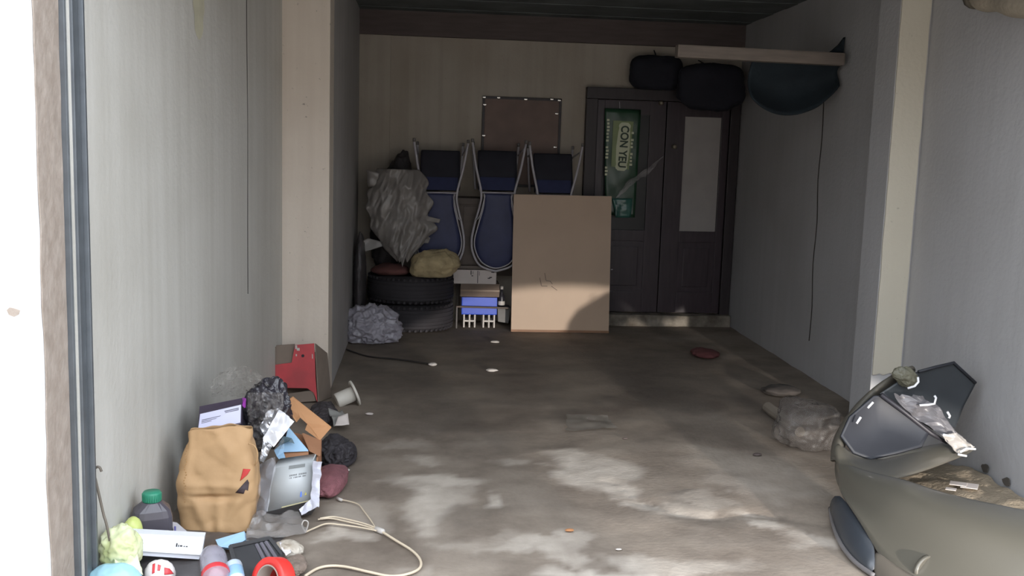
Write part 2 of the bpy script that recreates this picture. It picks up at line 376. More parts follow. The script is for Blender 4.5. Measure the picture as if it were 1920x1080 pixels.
# ================================================================== BACK OF THE GARAGE
# --- three upside-down chairs hung by their seats on a dark chest
M_tube = mat('white_enamel', rgb(186, 182, 188), .4, var=.08, scale=12)
M_blue = mat('blue_vinyl', rgb(54, 60, 96), .55, var=.15, scale=9)
M_feet = mat('grey_rubber', rgb(120, 116, 114), .7)
CY = 8.63
def make_chair(cx, dz, label):
    t = thing('banquet_chair', label, 'chair', (cx, CY, .5+dz), 'upturned blue chairs by the back wall')
    P = lambda x, z, y=0: V((cx+x, CY+y, z+dz))
    side = [(.226, 1.60), (.19, 1.39), (.142, 1.18), (.15, 1.07), (.19, .91), (.212, .77), (.195, .65), (.13, .55), (0, .505)]
    R_ = smoothpath([P(x, z, -.0+.05*max(0, (1.18-z))) for x, z in side], 5); L_ = smoothpath([P(-x, z, .05*max(0, (1.18-z))) for x, z in side], 5)
    bm = B(); tube(bm, L_+R_[::-1][1:], .0105, 8); obj('back_frame', bm, M_tube, t, True)
    ins = [(.118, 1.172), (.12, 1.07), (.162, .90), (.19, .77), (.172, .665), (.11, .575), (0, .535)]
    inn = [P(-x, z, .05*(1.18-z)-.034) for x, z in ins]+[P(x, z, .05*(1.18-z)-.034) for x, z in ins[::-1][1:]]
    bm = B(); tube(bm, smoothpath(inn, 5), .006, 6); obj('inner_frame', bm, M_tube, t, True)
    bm = B(); path = smoothpath(inn, 4); n = len(path)//2
    def pad(u, v):
        a = path[int(round(v*n))]; b = path[len(path)-1-int(round(v*n))]; p = a.lerp(b, u)
        return p+V((0, .022-.02*math.sin(math.pi*u)*math.sin(math.pi*min(1, v*1.02))**.5, 0))
    sheet(bm, pad, 8, n); obj('backrest', bm, M_blue, t, True, solid=.02)
    bm = B(); tube(bm, [P(-.142, 1.18), P(.142, 1.18)], .009, 8); obj('crossbar', bm, M_tube, t, True)
    for s in (-1, 1):
        bm = B(); tube(bm, smoothpath([P(s*.11, 1.172, -.005), P(s*.118, 1.12, -.036), P(s*.15, .985, -.036), P(s*.178, .95, -.01)], 4), .006, 6); obj('brace', bm, M_tube, t, True)
        bm = B(); tube(bm, smoothpath([P(s*.17, 1.19, .40), P(s*.185, 1.35, .40), P(s*.2, 1.575, .385)], 4), .0105, 8); f = obj('leg', bm, M_tube, t, True)
        bm = B(); lathe(bm, [(0, -.012), (.012, -.012), (.013, .015), (.0, .018)], P(s*.2, 1.59, .384), None, 10); obj('rubber_foot', bm, M_feet, f, True)
        bm = B(); lathe(bm, [(0, -.012), (.012, -.012), (.013, .015), (.0, .018)], P(s*.227, 1.615), None, 10); obj('rubber_foot', bm, M_feet, t, True)
        bm = B(); tube(bm, smoothpath([P(s*.222, 1.56), P(s*.205, 1.545, .05), P(s*.198, 1.5, .385)], 4), .007, 6); obj('stretcher', bm, M_tube, t, True)
    bm = B(); cell(bm, P(0, 1.365, .135), (.34, .37, .045), R3(63), .02); seat = obj('seat', bm, mat('dark_seat_board', rgb(50, 50, 60), .6), t, True)
    bm = B(); cell(bm, P(0, 1.255, .052), (.30, .12, .01), R3(63), .003); obj('seat_trim', bm, M_blue, seat)
    bm = B(); tube(bm, [P(-.15, 1.195, .03), P(-.165, 1.52, .235), P(.165, 1.52, .235), P(.15, 1.195, .03)], .009, 8); obj('seat_frame', bm, M_tube, t, True)
make_chair(.165, -.012, 'upturned blue chair behind the crumpled grey plastic sheet, first from the left wall')
make_chair(.655, 0, 'upturned blue chair whose rounded blue back hangs beside the brown board')
make_chair(1.14, -.01, 'upturned blue chair mostly hidden behind the brown board, only its legs showing')
# chest and low bench under the chairs
M_dwood = mat('dark_chest_wood', rgb(86, 74, 66), .6, scale=4, stretch=(1, 6, 6)); M_bench = mat('bench_wood', rgb(112, 102, 94), .7, scale=4, stretch=(1, 8, 8))
t = thing('chest', 'dark brown wooden chest standing on the bench under the upturned chairs', 'chest', (.72, 8.9, .545))
bm = B(); box(bm, -.02, 1.5, 8.735, 9.06, .545, 1.07, .006); obj('body', bm, M_dwood, t)
bm = B(); box(bm, -.04, 1.52, 8.72, 9.07, 1.07, 1.125, .006); obj('lid', bm, M_dwood, t)
for x in (-.02, .36, .74, 1.12):
    bm = B(); box(bm, x+.01, x+.37, 8.727, 8.737, .56, 1.055, .004); obj('panel', bm, M_dwood, t)
t = thing('bench', 'low wooden bench with slatted top carrying the dark chest at the back wall', 'bench', (.95, 8.9, 0))
for k in range(4): bm = B(); box(bm, .33, 1.62, 8.71+k*.088, 8.79+k*.088, .515, .543, .003); obj('slat', bm, M_bench, t)
for x in (1.02, 1.56):
    for y in (8.75, 9.02): bm = B(); box(bm, x, x+.05, y-.025, y+.025, 0, .515, .003); obj('leg', bm, M_bench, t)
bm = B(); box(bm, .335, .36, 8.99, 9.045, 0, .515, .003); obj('leg', bm, M_bench, t)
bm = B(); box(bm, .345, 1.6, 9.03, 9.05, .42, .515, .002); obj('apron', bm, M_bench, t)
# things under the bench
M_carton = mat('white_carton', rgb(206, 196, 190), .7, var=.06); M_brownbox = mat('brown_carton', rgb(120, 104, 92), .8)
t = thing('box', 'small brown carton under the bench with the white carton on top', 'box', (.52, 8.86, .25))
bm = B(); box(bm, .36, .70, 8.72, 8.98, .27, .385, .004); obj('body', bm, M_brownbox, t)
bm = B(); box(bm, .36, .70, 8.716, 8.72, .318, .332, 0); obj('tape', bm, mat('brown_tape', rgb(140, 116, 92), .35), t)
t = thing('box', 'white carton with black pen marks lying under the bench on the brown carton', 'box', (.49, 8.86, .386))
wb = px4((850, 506, 8.7), (931, 509, 8.7), (930, 533, 8.7), (850, 531, 8.7)); wb = [V((p.x, 8.7, z)) for p, z in zip(wb, (.508, .508, .387, .387))]
bm = B(); hull8(bm, wb, V((0, .27, 0))); obj('body', bm, M_carton, t)
bm = B(); marks(bm, wb, ((.40, .42, .05, .35), (.45, .46, .1, .3), (.56, .575, .05, .95), (.60, .61, .1, .4), (.8, .86, .55, .62), (.84, .9, .48, .55), (.42, .46, .4, .46), (.88, .95, .12, .18))); o = obj('pen_marks', bm, M_ink, t); o['kind'] = 'stuff'
t = thing('crate', 'bright blue plastic crate on white moulded feet under the bench', 'crate', (.53, 8.86, 0))
M_cblue = mat('bright_blue_plastic', rgb(46, 84, 205), .4, var=.05); M_cwhite = mat('white_plastic', rgb(196, 190, 184), .5, var=.05)
bm = B(); box(bm, .372, .682, 8.70, 8.96, .115, .268, .008); obj('bin', bm, M_cblue, t)
bm = B(); box(bm, .376, .678, 8.697, 8.701, .18, .186); obj('rib', bm, M_cblue, t)
for x in (.39, .56):
    bm = B()
    for q in (0, .048, .094): box(bm, x+q, x+q+.014, 8.71, 8.95, 0, .116, .002)
    box(bm, x, x+.108, 8.712, 8.948, .05, .065, .002); obj('foot', bm, M_cwhite, t)
bm = B(); tube(bm, [V((.325, 8.66, .19)), V((.78, 8.66, .185))], .008, 8); tag(obj('rod', bm, mat('brown_rod', rgb(112, 100, 92), .6)), 'thin brown rod running in front of the blue crate', 'rod')
bm = B(); tube(bm, [V((.33, 8.66, 0)), V((.33, 8.66, .186))], .007, 8)
ob = obj('rod_stand', bm, M_feet, bpy.data.objects['rod']);
M_grey = mat('grey_block', rgb(134, 132, 130), .8)
bm = B(); hull8(bm, px4((933, 576, 8.72), (957, 577, 8.72), (953, 606, 8.72), (934, 603, 8.72)), V((0, .16, 0))); tag(obj('block', bm, M_grey), 'small grey concrete block on the floor beside the brown board', 'block')
t = thing('bottle', 'small black and white bottle standing on the grey block beside the blue crate', 'bottle', at(940, 573, 8.76))
bm = B(); lathe(bm, [(0, 0), (.028, 0), (.03, .01), (.03, .08), (.02, .1), (.012, .115), (.012, .15), (0, .15)], at(940, 574, 8.76), None, 14); obj('body', bm, mat('black_plastic', rgb(44, 42, 48), .35), t, True)
bm = B(); lathe(bm, [(.0305, .012), (.0312, .014), (.0312, .045), (.0305, .047)], at(940, 574, 8.76), None, 14); obj('label', bm, M_cwhite, t, True)
bm = B(); lathe(bm, [(0, .15), (.014, .15), (.014, .175), (0, .177)], at(940, 574, 8.76), None, 12); obj('cap', bm, M_cwhite, t, True)

# --- brown hardboard panel leaning upright in front
M_board = mat('hardboard', rgb(190, 165, 142), .55, var=.04, scale=3)
t = thing('board', 'large brown hardboard sheet standing upright in front of the chairs', 'board', (1.21, 8.55, 0))
f = [V((.785, 8.56, 1.175)), V((1.625, 8.57, 1.18)), V((1.645, 8.535, .0)), V((.795, 8.535, .0))]
bm = B(); hull8(bm, f, V((0, .015, 0))); obj('panel', bm, M_board, t)
bm = B(); hull8(bm, [V((.794, 8.533, .02)), V((1.645, 8.533, .02)), V((1.646, 8.533, 0)), V((.795, 8.533, 0))], V((0, .019, 0))); obj('edging', bm, mat('red_brown_edge', rgb(150, 112, 84), .6), t)
bm = B(); tube(bm, [V((1.64, 8.532, .555)), V((1.655, 8.53, .557))], .004, 6); obj('nail', bm, M_tube, t)
bm = B()
for a, b in (((.33, .565), (.345, .62)), ((.345, .62), (.39, .625)), ((.39, .625), (.41, .645)), ((.28, .60), (.30, .66)), ((.40, .66), (.46, .69)), ((.3, .66), (.36, .66))):
    p, q = bil(f, *a)+V((0, -.002, 0)), bil(f, *b)+V((0, -.002, 0)); tube(bm, [p, q], .0022, 4)
o = obj('scribble', bm, M_ink, t); o['kind'] = 'stuff'

# --- pinned brown panel on the back wall
t = thing('wall_panel', 'dark brown panel held by shiny clips on the back wall above the chairs', 'panel', (.88, 9.07, 1.22))
bx0, bx1, bz0, bz1 = .53, 1.235, 1.22, 2.01; yb = YB-.002
bm = B(); box(bm, bx0+.015, bx1-.015, yb-.014, yb, bz0+.015, bz1-.015); obj('panel', bm, mat('red_brown_board', rgb(112, 86, 74), .5), t)
for a in ((bx0, bx1, bz1-.022, bz1), (bx0, bx1, bz0, bz0+.022), (bx0, bx0+.022, bz0, bz1), (bx1-.022, bx1, bz0, bz1)):
    bm = B(); box(bm, a[0], a[1], yb-.022, yb, a[2], a[3], .004); obj('frame', bm, M_doorf, t)
M_clip = mat('bright_clip', rgb(225, 222, 216), .2, .8)
cl = None
for (x, z) in ((908, 182), (935, 183), (986, 186), (1035, 186), (1049, 188), (909, 196), (907, 254), (1044, 213), (1041, 276), (1040, 344)):
    c = at(x, z, yb-.03); bm = B()
    box(bm, c.x-.014, c.x+.014, yb-.03, yb-.02, c.z-.006, c.z+.006, .003); lathe(bm, [(0, 0), (.008, 0), (.007, .005), (0, .006)], (c.x, yb-.03, c.z), Matrix.Rotation(math.pi/2, 3, 'X'), 8); obj('clip', bm, M_clip, t)

# --- stacked tyres
M_rub = mat('tyre_rubber', rgb(54, 51, 55), .8, var=.12, scale=8)
def tyre(cz, lab, seed):
    c = V((-.07, 8.71, cz)); t = thing('tyre', lab, 'tyre', c, 'tyres stacked against the left wall')
    pr = [(.20, .03), (.21, .012), (.25, .0), (.31, .006), (.345, .022), (.362, .05), (.366, .09), (.366, .15), (.362, .19), (.345, .214), (.31, .230), (.25, .235), (.21, .224), (.20, .21), (.215, .18), (.22, .12), (.215, .06), (.20, .03)]
    bm = B(); lathe(bm, pr[:-1]+[pr[-1]], c, None, 64); obj('carcass', bm, M_rub, t, True)
    for z in (.055, .085, .12, .155, .185):
        bm = B(); r0 = .367
        lathe(bm, [(r0-.01, z-.012), (r0+.004, z-.01), (r0+.004, z+.01), (r0-.01, z+.012)], c, None, 64); obj('tread_rib', bm, M_rub, t)
    bm = B()
    for k in range(48):
        a = 2*math.pi*k/48; R = Matrix.Rotation(a, 3, 'Z')
        for z in (.025, .215): cell(bm, c+R@V((.357, 0, z)), (.02, .02, .02), R)
    o = obj('shoulder_block', bm, M_rub, t); o['kind'] = 'stuff'
tyre(0, 'lower black tyre of the stack, flat on the floor by the crumpled bag', 1)
tyre(.236, 'upper black tyre of the stack, under the red cloth and grey sheet', 2)
M_red_d = mat('dull_red_cloth', rgb(112, 72, 68), .9, bump=.3)
bm = B(); crumple(bm, (-.24, 8.6, .51), (.15, .18, .05), 3, .2, 9, 4, .473); tag(obj('cloth', bm, M_red_d, None, True), 'dull red cloth folded on top of the tyres', 'cloth')
M_tan = mat('tan_sacking', rgb(186, 168, 130), .9, bump=.35, scale=12)
bm = B(); crumple(bm, (.13, 8.46, .575), (.2, .14, .125), 11, .2, 7, 5, .474, R3(0, -8, 0)); tag(obj('sack', bm, M_tan, None, True), 'tan cloth sack slumped on the right side of the tyre stack', 'sack')
# dark bag and crumpled grey plastic sheet on top of it
M_dsack = mat('dark_sack', rgb(62, 58, 60), .6, bump=.3, scale=9)
bm = B(); crumple(bm, (-.24, 8.87, .96), (.16, .14, .52), 5, .16, 6, 5, .474, R3(0, 9, 0)); tag(obj('sack', bm, M_dsack, None, True), 'tall dark sack standing on the tyres behind the grey plastic sheet', 'sack')
M_gfilm = mat('grey_plastic_sheet', rgb(150, 144, 140), .35, var=.1, alpha=.9, spec=.6)
bm = B()
def drape(u, v):
    top, bot = 1.36, .60
    cx = -.19+.05*v+.05*noise.noise(V((v*4, 1, 0))); hw = .13+.14*math.sin(math.pi*min(1, v*.9+.1))+.06*noise.noise(V((v*7, u*2, 5)))
    if v > .8: hw *= max(.3, 1-(v-.8)*3.2)
    x = cx+(u-.5)*2*hw; z = top-(top-bot)*v+.05*noise.noise(V((u*5, 0, 2)))*v*2
    f1, f2 = facet(V((x-.3*z, 0, z*.4))*9, 7); f3, f4 = facet(V((x-.3*z, 0, z*.35))*22, 4)
    return V((x, 8.56-.10*math.sin(math.pi*u)-.05*v+.07*(f1-.3)+.04*f2+.045*(f3-.3), z))
sheet(bm, drape, 60, 84)
root = obj('plastic_sheet', bm, M_gfilm, None, True, solid=.002); tag(root, 'crumpled silver-grey plastic sheet draped over the dark sack above the tyres', 'sheet')
for (a, b, c_, d, sd) in (((690, 446), (668, 460), (672, 476), (730, 458), 3), ((788, 402), (826, 411), (824, 418), (790, 416), 4), ((786, 436), (807, 446), (803, 456), (782, 456), 5), ((688, 318), (735, 330), (728, 350), (690, 350), 6)):
    bm = B(); quadsheet(bm, px4((*a, 8.52), (*b, 8.5), (*c_, 8.5), (*d, 8.52)), 8, 8, .012, 14, sd); obj('torn_flap', bm, M_gfilm, root, True, solid=.002)
M_sack2 = mat('smoky_plastic', rgb(92, 88, 90), .4, alpha=.75)
bm = B(); crumple(bm, (-.492, 8.5, .40), (.05, .2, .42), 8, .12, 8, 5, 0, None); tag(obj('plastic_bag', bm, M_sack2, None, True), 'tall smoky plastic bag wedged between the tyres and the left wall', 'bag')
M_silver = mat('silver_plastic', rgb(182, 178, 188), .32, var=.12, alpha=.85, spec=.7)
bm = B(); c = fl(694, 648); crumple(bm, (c.x-.0, c.y+.2, .11), (.225, .17, .17), 21, .27, 11, 6, .002); tag(obj('plastic_bag', bm, M_silver, None, True), 'crumpled silvery plastic bag lying on the floor in front of the tyres', 'bag')
bm = B(); tube(bm, smoothpath([fl(650, 655, .006), fl(690, 668, .006), fl(740, 673, .006), fl(790, 680, .006), fl(812, 684, .006)], 6), .006, 6); t = tag(obj('wire', bm, mat('dark_wire', rgb(52, 48, 46), .6), None, True), 'dark wire curving over the floor from the silvery bag', 'wire')
bm = B(); crumple(bm, fl(811, 683, .012), (.03, .02, .012), 4, .3, 20, 3); obj('connector', bm, M_cwhite, t)

# --- hung on the door: green printed bag and clear film
M_green = mat('green_print_plastic', rgb(44, 78, 56), .3, var=.15, scale=5); M_lime = mat('olive_print', rgb(124, 140, 84), .35, var=.08); M_cream = mat('cream_print', rgb(206, 210, 178), .4, var=.04)
gy = 9.0
t = thing('packaging_bag', 'green printed plastic bag with cream lettering hung on the dark door', 'bag', at(1165, 410, gy))
gq = [at(1134, 203, gy), at(1202, 206, gy), at(1190, 408, gy), at(1134, 402, gy)]
bm = B(); quadsheet(bm, gq, 12, 26, .006, 6, 3); obj('bag_body', bm, M_green, t, True, solid=.006)
band = px4((1150, 226, gy-.014), (1188, 228, gy-.014), (1179, 318, gy-.014), (1146, 312, gy-.014))
bm = B(); hull8(bm, band, V((0, .004, 0))); obj('panel', bm, M_lime, t)
lc, lb = at(1172, 236, gy-.02), at(1165, 314, gy-.02); ax = (lb-lc).normalized(); nrm = V((0, -1, 0)); up = nrm.cross(ax).normalized()
if up.x < 0: up = -up
mid = (lc+lb)/2
bm = B(); W = (lb-lc).length/2+.03; Hh = .056; k = []
for i in range(28):
    a = 2*math.pi*i/28; ca, sa = math.cos(a), math.sin(a)
    k.append(mid+V((0, .005, 0))+ax*(W*math.copysign(abs(ca)**.35, ca))+up*(Hh*math.copysign(abs(sa)**.4, sa)*(1+.1*math.cos(8*a))))
hull8(bm, k, V((0, .003, 0))); obj('lettering_plate', bm, M_cream, t)
Mx = Matrix.Translation(mid)@Matrix((ax, up, ax.cross(up))).transposed().to_4x4()
tb = text_bm('CON YEU', .088, Mx)
w0 = max((v.co-mid).dot(ax) for v in tb.verts); s_ = (W-.03)/w0
for v in tb.verts: d = v.co-mid; v.co = mid+ax*d.dot(ax)*s_+up*d.dot(up)*1.12+V((0, (d.y), 0))
obj('lettering', tb, mat('dark_green_ink', rgb(40, 62, 40), .5), t)
# small print too blurred to read: rows of short strokes either side
bm = B(); random.seed(8)
for (x0, y0, x1, y1, wd) in ((1141, 222, 1136, 330, .03), (1186, 246, 1182, 312, .026)):
    a, b = at(x0, y0, gy-.012), at(x1, y1, gy-.012); n = 17 if wd > .028 else 10
    for i in range(n):
        if random.random() < .15: continue
        p = a.lerp(b, (i+.5)/n); h = (b-a).length/n*.32
        box(bm, p.x-wd*random.uniform(.35, .5), p.x+wd*random.uniform(.2, .5), p.y-.012, p.y-.009, p.z-h, p.z+h)
o = obj('small_print', bm, M_cream, t); o['kind'] = 'stuff'
bm = B(); tube(bm, [at(1162, 203, gy), V((at(1162, 203, gy).x, gy+.02, 2.0))], .003, 5); obj('string', bm, M_tube, t)
bm = B(); quadsheet(bm, px4((1148, 372, gy-.03), (1186, 372, gy-.03), (1182, 408, gy-.03), (1154, 408, gy-.03)), 8, 8, .012, 18, 9)
obj('gusset', bm, mat('teal_print', rgb(70, 120, 110), .2, var=.2), t, True, solid=.002)
M_clear = mat('clear_film', rgb(196, 192, 192), .18, alpha=.38, spec=.9, var=.1)
bm = B(); quadsheet(bm, px4((1248, 290, gy-.04), (1224, 318, gy-.06), (1152, 374, gy-.06), (1172, 345, gy-.04)), 26, 10, .05, 10, 5, .05); tag(obj('film_strip', bm, M_clear, None, True, solid=0), 'twisted clear plastic film hanging across the dark door', 'film')

# --- pale beam on the right wall with dark cloth slung from it
M_beam = mat('pale_timber', rgb(130, 119, 110), .7, scale=5, stretch=(1, 8, 8))
t = thing('beam', 'pale timber beam sticking out of the right wall near the ceiling', 'beam', (2.2, 6.6, 2.17))
a, b = at(1268, 96, 6.62), at(1580, 112, 6.62); b.x = min(b.x, 2.80); dv = (b-a).normalized()
bm = B(); R = Matrix((dv, V((0, 1, 0)), dv.cross(V((0, 1, 0))))).transposed(); cell(bm, (a+b)/2, ((b-a).length, .085, .082), R, .012); obj('beam_body', bm, M_beam, t)
M_teal = mat('dark_teal_cloth', rgb(30, 42, 50), .85, var=.15, bump=.3); M_navy = mat('dark_navy_cloth', rgb(30, 31, 42), .85, var=.15, bump=.3)
def sling(u, v):
    # a hammock of cloth: top edge tucked over the beam, belly hanging under it
    x = 2.17+u*.60; prof = math.sin(math.pi*min(1, max(0, .10+u*.86)))**.42
    zt = 2.20; zb = 2.17-.36*prof*(1-.16*u)
    z = zt+(zb-zt)*v; q = noise.noise(V((u*5, v*2, 1)))
    return V((x+.02*q, 6.665+.13*math.sin(math.pi*v)*prof+.015*q, z))
bm = B(); sheet(bm, sling, 30, 16)
rt = obj('cloth', bm, M_teal, None, True, solid=.012); tag(rt, 'dark teal cloth bundle sagging under the pale timber beam', 'cloth')
wing = [V((2.795, 6.69, 2.36)), V((2.76, 6.69, 2.31)), V((2.66, 6.69, 2.22)), V((2.52, 6.69, 2.175)), V((2.79, 6.69, 2.17))]
bm = B(); hull8(bm, wing, V((0, .03, 0))); obj('cloth_corner', bm, M_teal, rt)
def hang(lab, pts, Y, m, name='bag'):
    tp = at(*pts[0], Y); bt = at(*pts[1], Y); wx = pts[2]*Y/F_PX
    c = (tp+bt)/2; bm = B(); crumple(bm, c, (wx, .09, (tp.z-bt.z)/2), pts[3], .14, 5, 4, None, None, 3.2)
    r = obj(name, bm, m, None, True); tag(r, lab, 'bag')
    bm = B(); tube(bm, [tp+V((0, 0, -.02)), V((tp.x, YB-.02, tp.z+.06))], .005, 6); obj('strap', bm, m, r)
    return r
hang('dark navy bag hanging in front of the door top behind the beam end', ((1330, 120), (1336, 206), 62, 3), 8.72, M_navy)
hang('dark bag hanging left of the navy bag above the door', ((1232, 105), (1232, 168), 50, 6), 8.95, M_navy)

# ================================================================== FLOOR BITS
bm = B(); quadsheet(bm, [fl(1062, 776, .012), fl(1138, 779, .012), fl(1156, 803, .012), fl(1062, 808, .012)], 16, 12, .008, 12, 4, .06)
tag(obj('film_sheet', bm, mat('dusty_film', rgb(150, 144, 136), .3, alpha=.5), None, True, solid=0), 'flat dusty sheet of clear film lying mid floor', 'film')
bm = B(); crumple(bm, fl(1322, 662, .03), (.1, .14, .03), 5, .25, 9, 4, .001); tag(obj('cloth', bm, mat('dark_red_rag', rgb(104, 58, 58), .9), None, True), 'dark red rag on the floor near the right wall', 'cloth')
for (x, y, s, m, lab, cat) in ((1068, 994, .018, mat('orange_chip', rgb(190, 134, 90), .8), 'tiny orange chip on the stained floor', 'chip'), (1172, 822, .012, M_fascia, 'small dark twig bit below the dusty film sheet', 'twig'),
        (1420, 852, .024, M_fascia, 'dark dry leaf on the floor left of the bumper', 'leaf'), (922, 694, .04, M_cwhite, 'pale paper scrap on the dark floor before the brown board', 'paper'),
        (928, 641, .035, M_cwhite, 'thin pale paper scrap closest to the brown board', 'paper'), (1160, 1030, .012, M_cwhite, 'tiny white crumb on the floor at front', 'crumb'), (693, 776, .022, M_carton, 'white crumb beside the white flanged pipe fitting', 'crumb'),
        (648, 881, .02, M_cwhite, 'white splinter beside the black bag', 'splinter')):
    bm = B(); crumple(bm, fl(x, y, s*.25), (s, s*.6, s*.3), x, .3, 30, 2, .0005); tag(obj(cat if cat != 'paper' else 'paper_scrap', bm, m), lab, cat)
# white flanged fitting
M_pvc = mat('white_pvc', rgb(214, 208, 198), .5, var=.06)
a, b = at(631, 752, 5.98), at(663, 738, 6.01); ax = (b-a).normalized(); R = ax.to_track_quat('Z', 'Y').to_matrix(); L_ = (b-a).length
t = thing('pipe_fitting', 'white plastic pipe fitting with a wide flange lying on the floor by the pillar', 'pipe fitting', fl(650, 762))
bm = B(); lathe(bm, [(.030, 0), (.044, 0), (.046, .006), (.046, L_), (.036, L_), (.032, .01), (.030, 0)], a, R, 24); obj('barrel', bm, M_pvc, t, True)
bm = B(); lathe(bm, [(.034, L_), (.078, L_), (.08, L_+.004), (.08, L_+.014), (.034, L_+.014), (.034, L_)], a, R, 28); obj('flange', bm, M_pvc, t, True)
bm = B(); quadsheet(bm, px4((614, 770, 5.55), (642, 768, 5.6), (654, 796, 5.45), (626, 798, 5.4)), 10, 10, .02, 12, 6); r = tag(obj('paper_scrap', bm, mat('grey_paper', rgb(160, 158, 154), .7), None, True, solid=.003), 'crumpled grey paper cup flattened on the floor below the white fitting', 'paper')
bm = B(); quadsheet(bm, px4((634, 782, 5.42), (652, 776, 5.44), (655, 797, 5.40), (628, 799, 5.36)), 6, 6, .01, 14, 2); obj('paper_fold', bm, M_carton, r, True, solid=.003)

# --- red torn carton against the pillar
M_redc = mat('red_carton', rgb(204, 76, 82), .5, col2=rgb(172, 72, 76), scale=8); M_kraft_d = mat('dull_cardboard', rgb(132, 118, 106), .85)
t = thing('box', 'torn red carton with brown sides standing against the pillar', 'box', fl(565, 752))
Yr = 6.03
bm = B(); hull8(bm, px4((553, 647, Yr), (589, 644, Yr), (592, 715, Yr), (595, 754, Yr), (588, 736, Yr), (576, 728, Yr), (517, 727, Yr), (516, 684, Yr), (547, 680, Yr)), V((0, .006, 0))); obj('front_panel', bm, M_redc, t)
bm = B(); hull8(bm, px4((516, 648, Yr+.03), (553, 645, Yr+.03), (549, 682, Yr+.01), (516, 684, Yr+.01)), V((0, .006, 0))); obj('flap', bm, M_kraft_d, t)
bm = B(); s0 = px4((590, 644, Yr), (612, 662, Yr+.16), (620, 745, Yr+.16), (596, 754, Yr)); hull8(bm, s0, V((.006, 0, 0))); obj('side_panel', bm, M_kraft_d, t)
bm = B(); hull8(bm, px4((516, 650, Yr+.002), (519, 650, Yr+.16), (519, 740, Yr+.16), (516, 748, Yr+.002)), V((.004, 0, 0))); obj('side_panel', bm, M_kraft_d, t)
bm = B(); hull8(bm, px4((519, 655, Yr+.155), (612, 662, Yr+.155), (618, 745, Yr+.155), (519, 740, Yr+.155)), V((0, .005, 0))); obj('back_panel', bm, M_kraft_d, t)
bm = B(); hull8(bm, px4((540, 738, Yr+.01), (588, 732, Yr+.01), (592, 752, Yr+.01), (540, 756, Yr+.01)), V((0, .01, 0))); obj('bottom_flap', bm, M_kraft_d, t)
bm = B(); marks(bm, px4((516, 645, Yr), (592, 644, Yr), (595, 754, Yr), (517, 727, Yr)), ((.49, .54, .03, .10), (.53, .6, .08, .13), (.9, .92, .18, .26), (.5, .53, .2, .24)), .003); obj('white_chip', bm, M_cwhite, t)['kind'] = 'stuff'
bm = B(); lathe(bm, [(0, 0), (.009, 0), (.009, .002), (0, .002)], at(568, 667, Yr-.003), Matrix.Rotation(math.pi/2, 3, 'X'), 12); obj('hole', bm, M_ink, t)

# ================================================================== THE HEAP BY THE LEFT WALL
M_blackbag = mat('black_bag_plastic', rgb(50, 47, 56), .28, var=.12, spec=.7); M_foil = mat('silver_foil', rgb(205, 205, 210), .22, .75, var=.15, scale=10)
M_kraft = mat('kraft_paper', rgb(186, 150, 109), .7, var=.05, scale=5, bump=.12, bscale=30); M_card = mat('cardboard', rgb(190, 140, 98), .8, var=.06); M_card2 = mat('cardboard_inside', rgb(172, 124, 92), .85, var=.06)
M_ltblue = mat('light_blue_card', rgb(168, 205, 236), .5, var=.05); M_lav = mat('lavender_label', rgb(206, 206, 232), .5, var=.03); M_plum = mat('plum_card', rgb(74, 62, 84), .45)
# dark sack that carries the front of the heap
bm = B()
def mound(u, v):
    y = 3.36+v*.56; wx = wallx(y)+.03; x = wx+u*(.40+.1*v)
    z = (.04+.025*v)*(1-u**2.2)*min(1, 8*(1-v))*min(1, 6*v)+.002
    f1, f2 = facet(V((x, y, 0))*11, 2); return V((x, y, max(.001, z+(.02*(f1-.3)+.01*f2)*min(1, z*12))))
sheet(bm, mound, 30, 34); tag(obj('plastic_sack', bm, mat('grey_black_plastic', rgb(84, 80, 80), .35, var=.15), None, True), 'flattened dark grey plastic sack under the front of the rubbish heap', 'sack')
# kraft paper bag
t = thing('paper_bag', 'brown kraft paper bag with red and black logo against the left wall', 'bag', (-.79, 4.02, .02))
def bagsurf(a, h):
    wv = .128+.034*math.sin(math.pi*min(1, h*1.05+.08)); dv_ = .088*(1-h**3*.45)
    n = 4.6; ca, sa = math.cos(a), math.sin(a); k = (abs(ca)**n+abs(sa)**n)**(-1/n)
    x, y = wv*ca*k, dv_*sa*k
    z = .006+.405*h
    if h > .8: z += (.012*math.cos(a+.6)+.012*noise.noise(V((ca*2, sa*2, 3))))*(h-.8)/.2-.02*((h-.8)/.2)**2*abs(ca)**3
    p = V((-.79+x+.006*h, 4.02+y+.03*h, z)); f1, f2 = facet(p*6, 3); f3, _ = facet(p*13, 6)
    out = V((ca, sa, 0))*(.020*(f1-.33)+.008*f2+.008*(f3-.3))
    def cr_(ax_, az, bx, bz, wd):
        d = V((x-ax_, z-az)); e = V((bx-ax_, bz-az)); tt = max(0, min(1, d.dot(e)/e.length_squared)); return max(0, 1-(d-e*tt).length/wd)
    fold = math.exp(-((z-.145-.9*x*x)/.012)**2)*math.exp(-((x+.01)/.085)**2)
    rid = .010*cr_(-.09, .15, -.03, .02, .03)+.010*cr_(.01, .13, .02, .02, .03)+.010*cr_(.11, .16, .03, .03, .035)+.008*cr_(-.115, .45, -.118, .12, .022)+.008*cr_(-.04, .44, .05, .33, .03)+.007*cr_(-.1, .2, .1, .19, .02)
    return p+out+V((0, 1, 0))*(fold*.022-rid)*(1 if sa < 0 else 0)
bm = B(); NA = 96; NH = 60
rings = [[bm.verts.new(bagsurf(2*math.pi*i/NA, j/NH)) for i in range(NA)] for j in range(NH+1)]
for j in range(NH):
    for i in range(NA): bm.faces.new((rings[j][i], rings[j][(i+1) % NA], rings[j+1][(i+1) % NA], rings[j+1][i]))
bm.faces.new(rings[0][::-1])
tree = BVHTree.FromBMesh(bm)
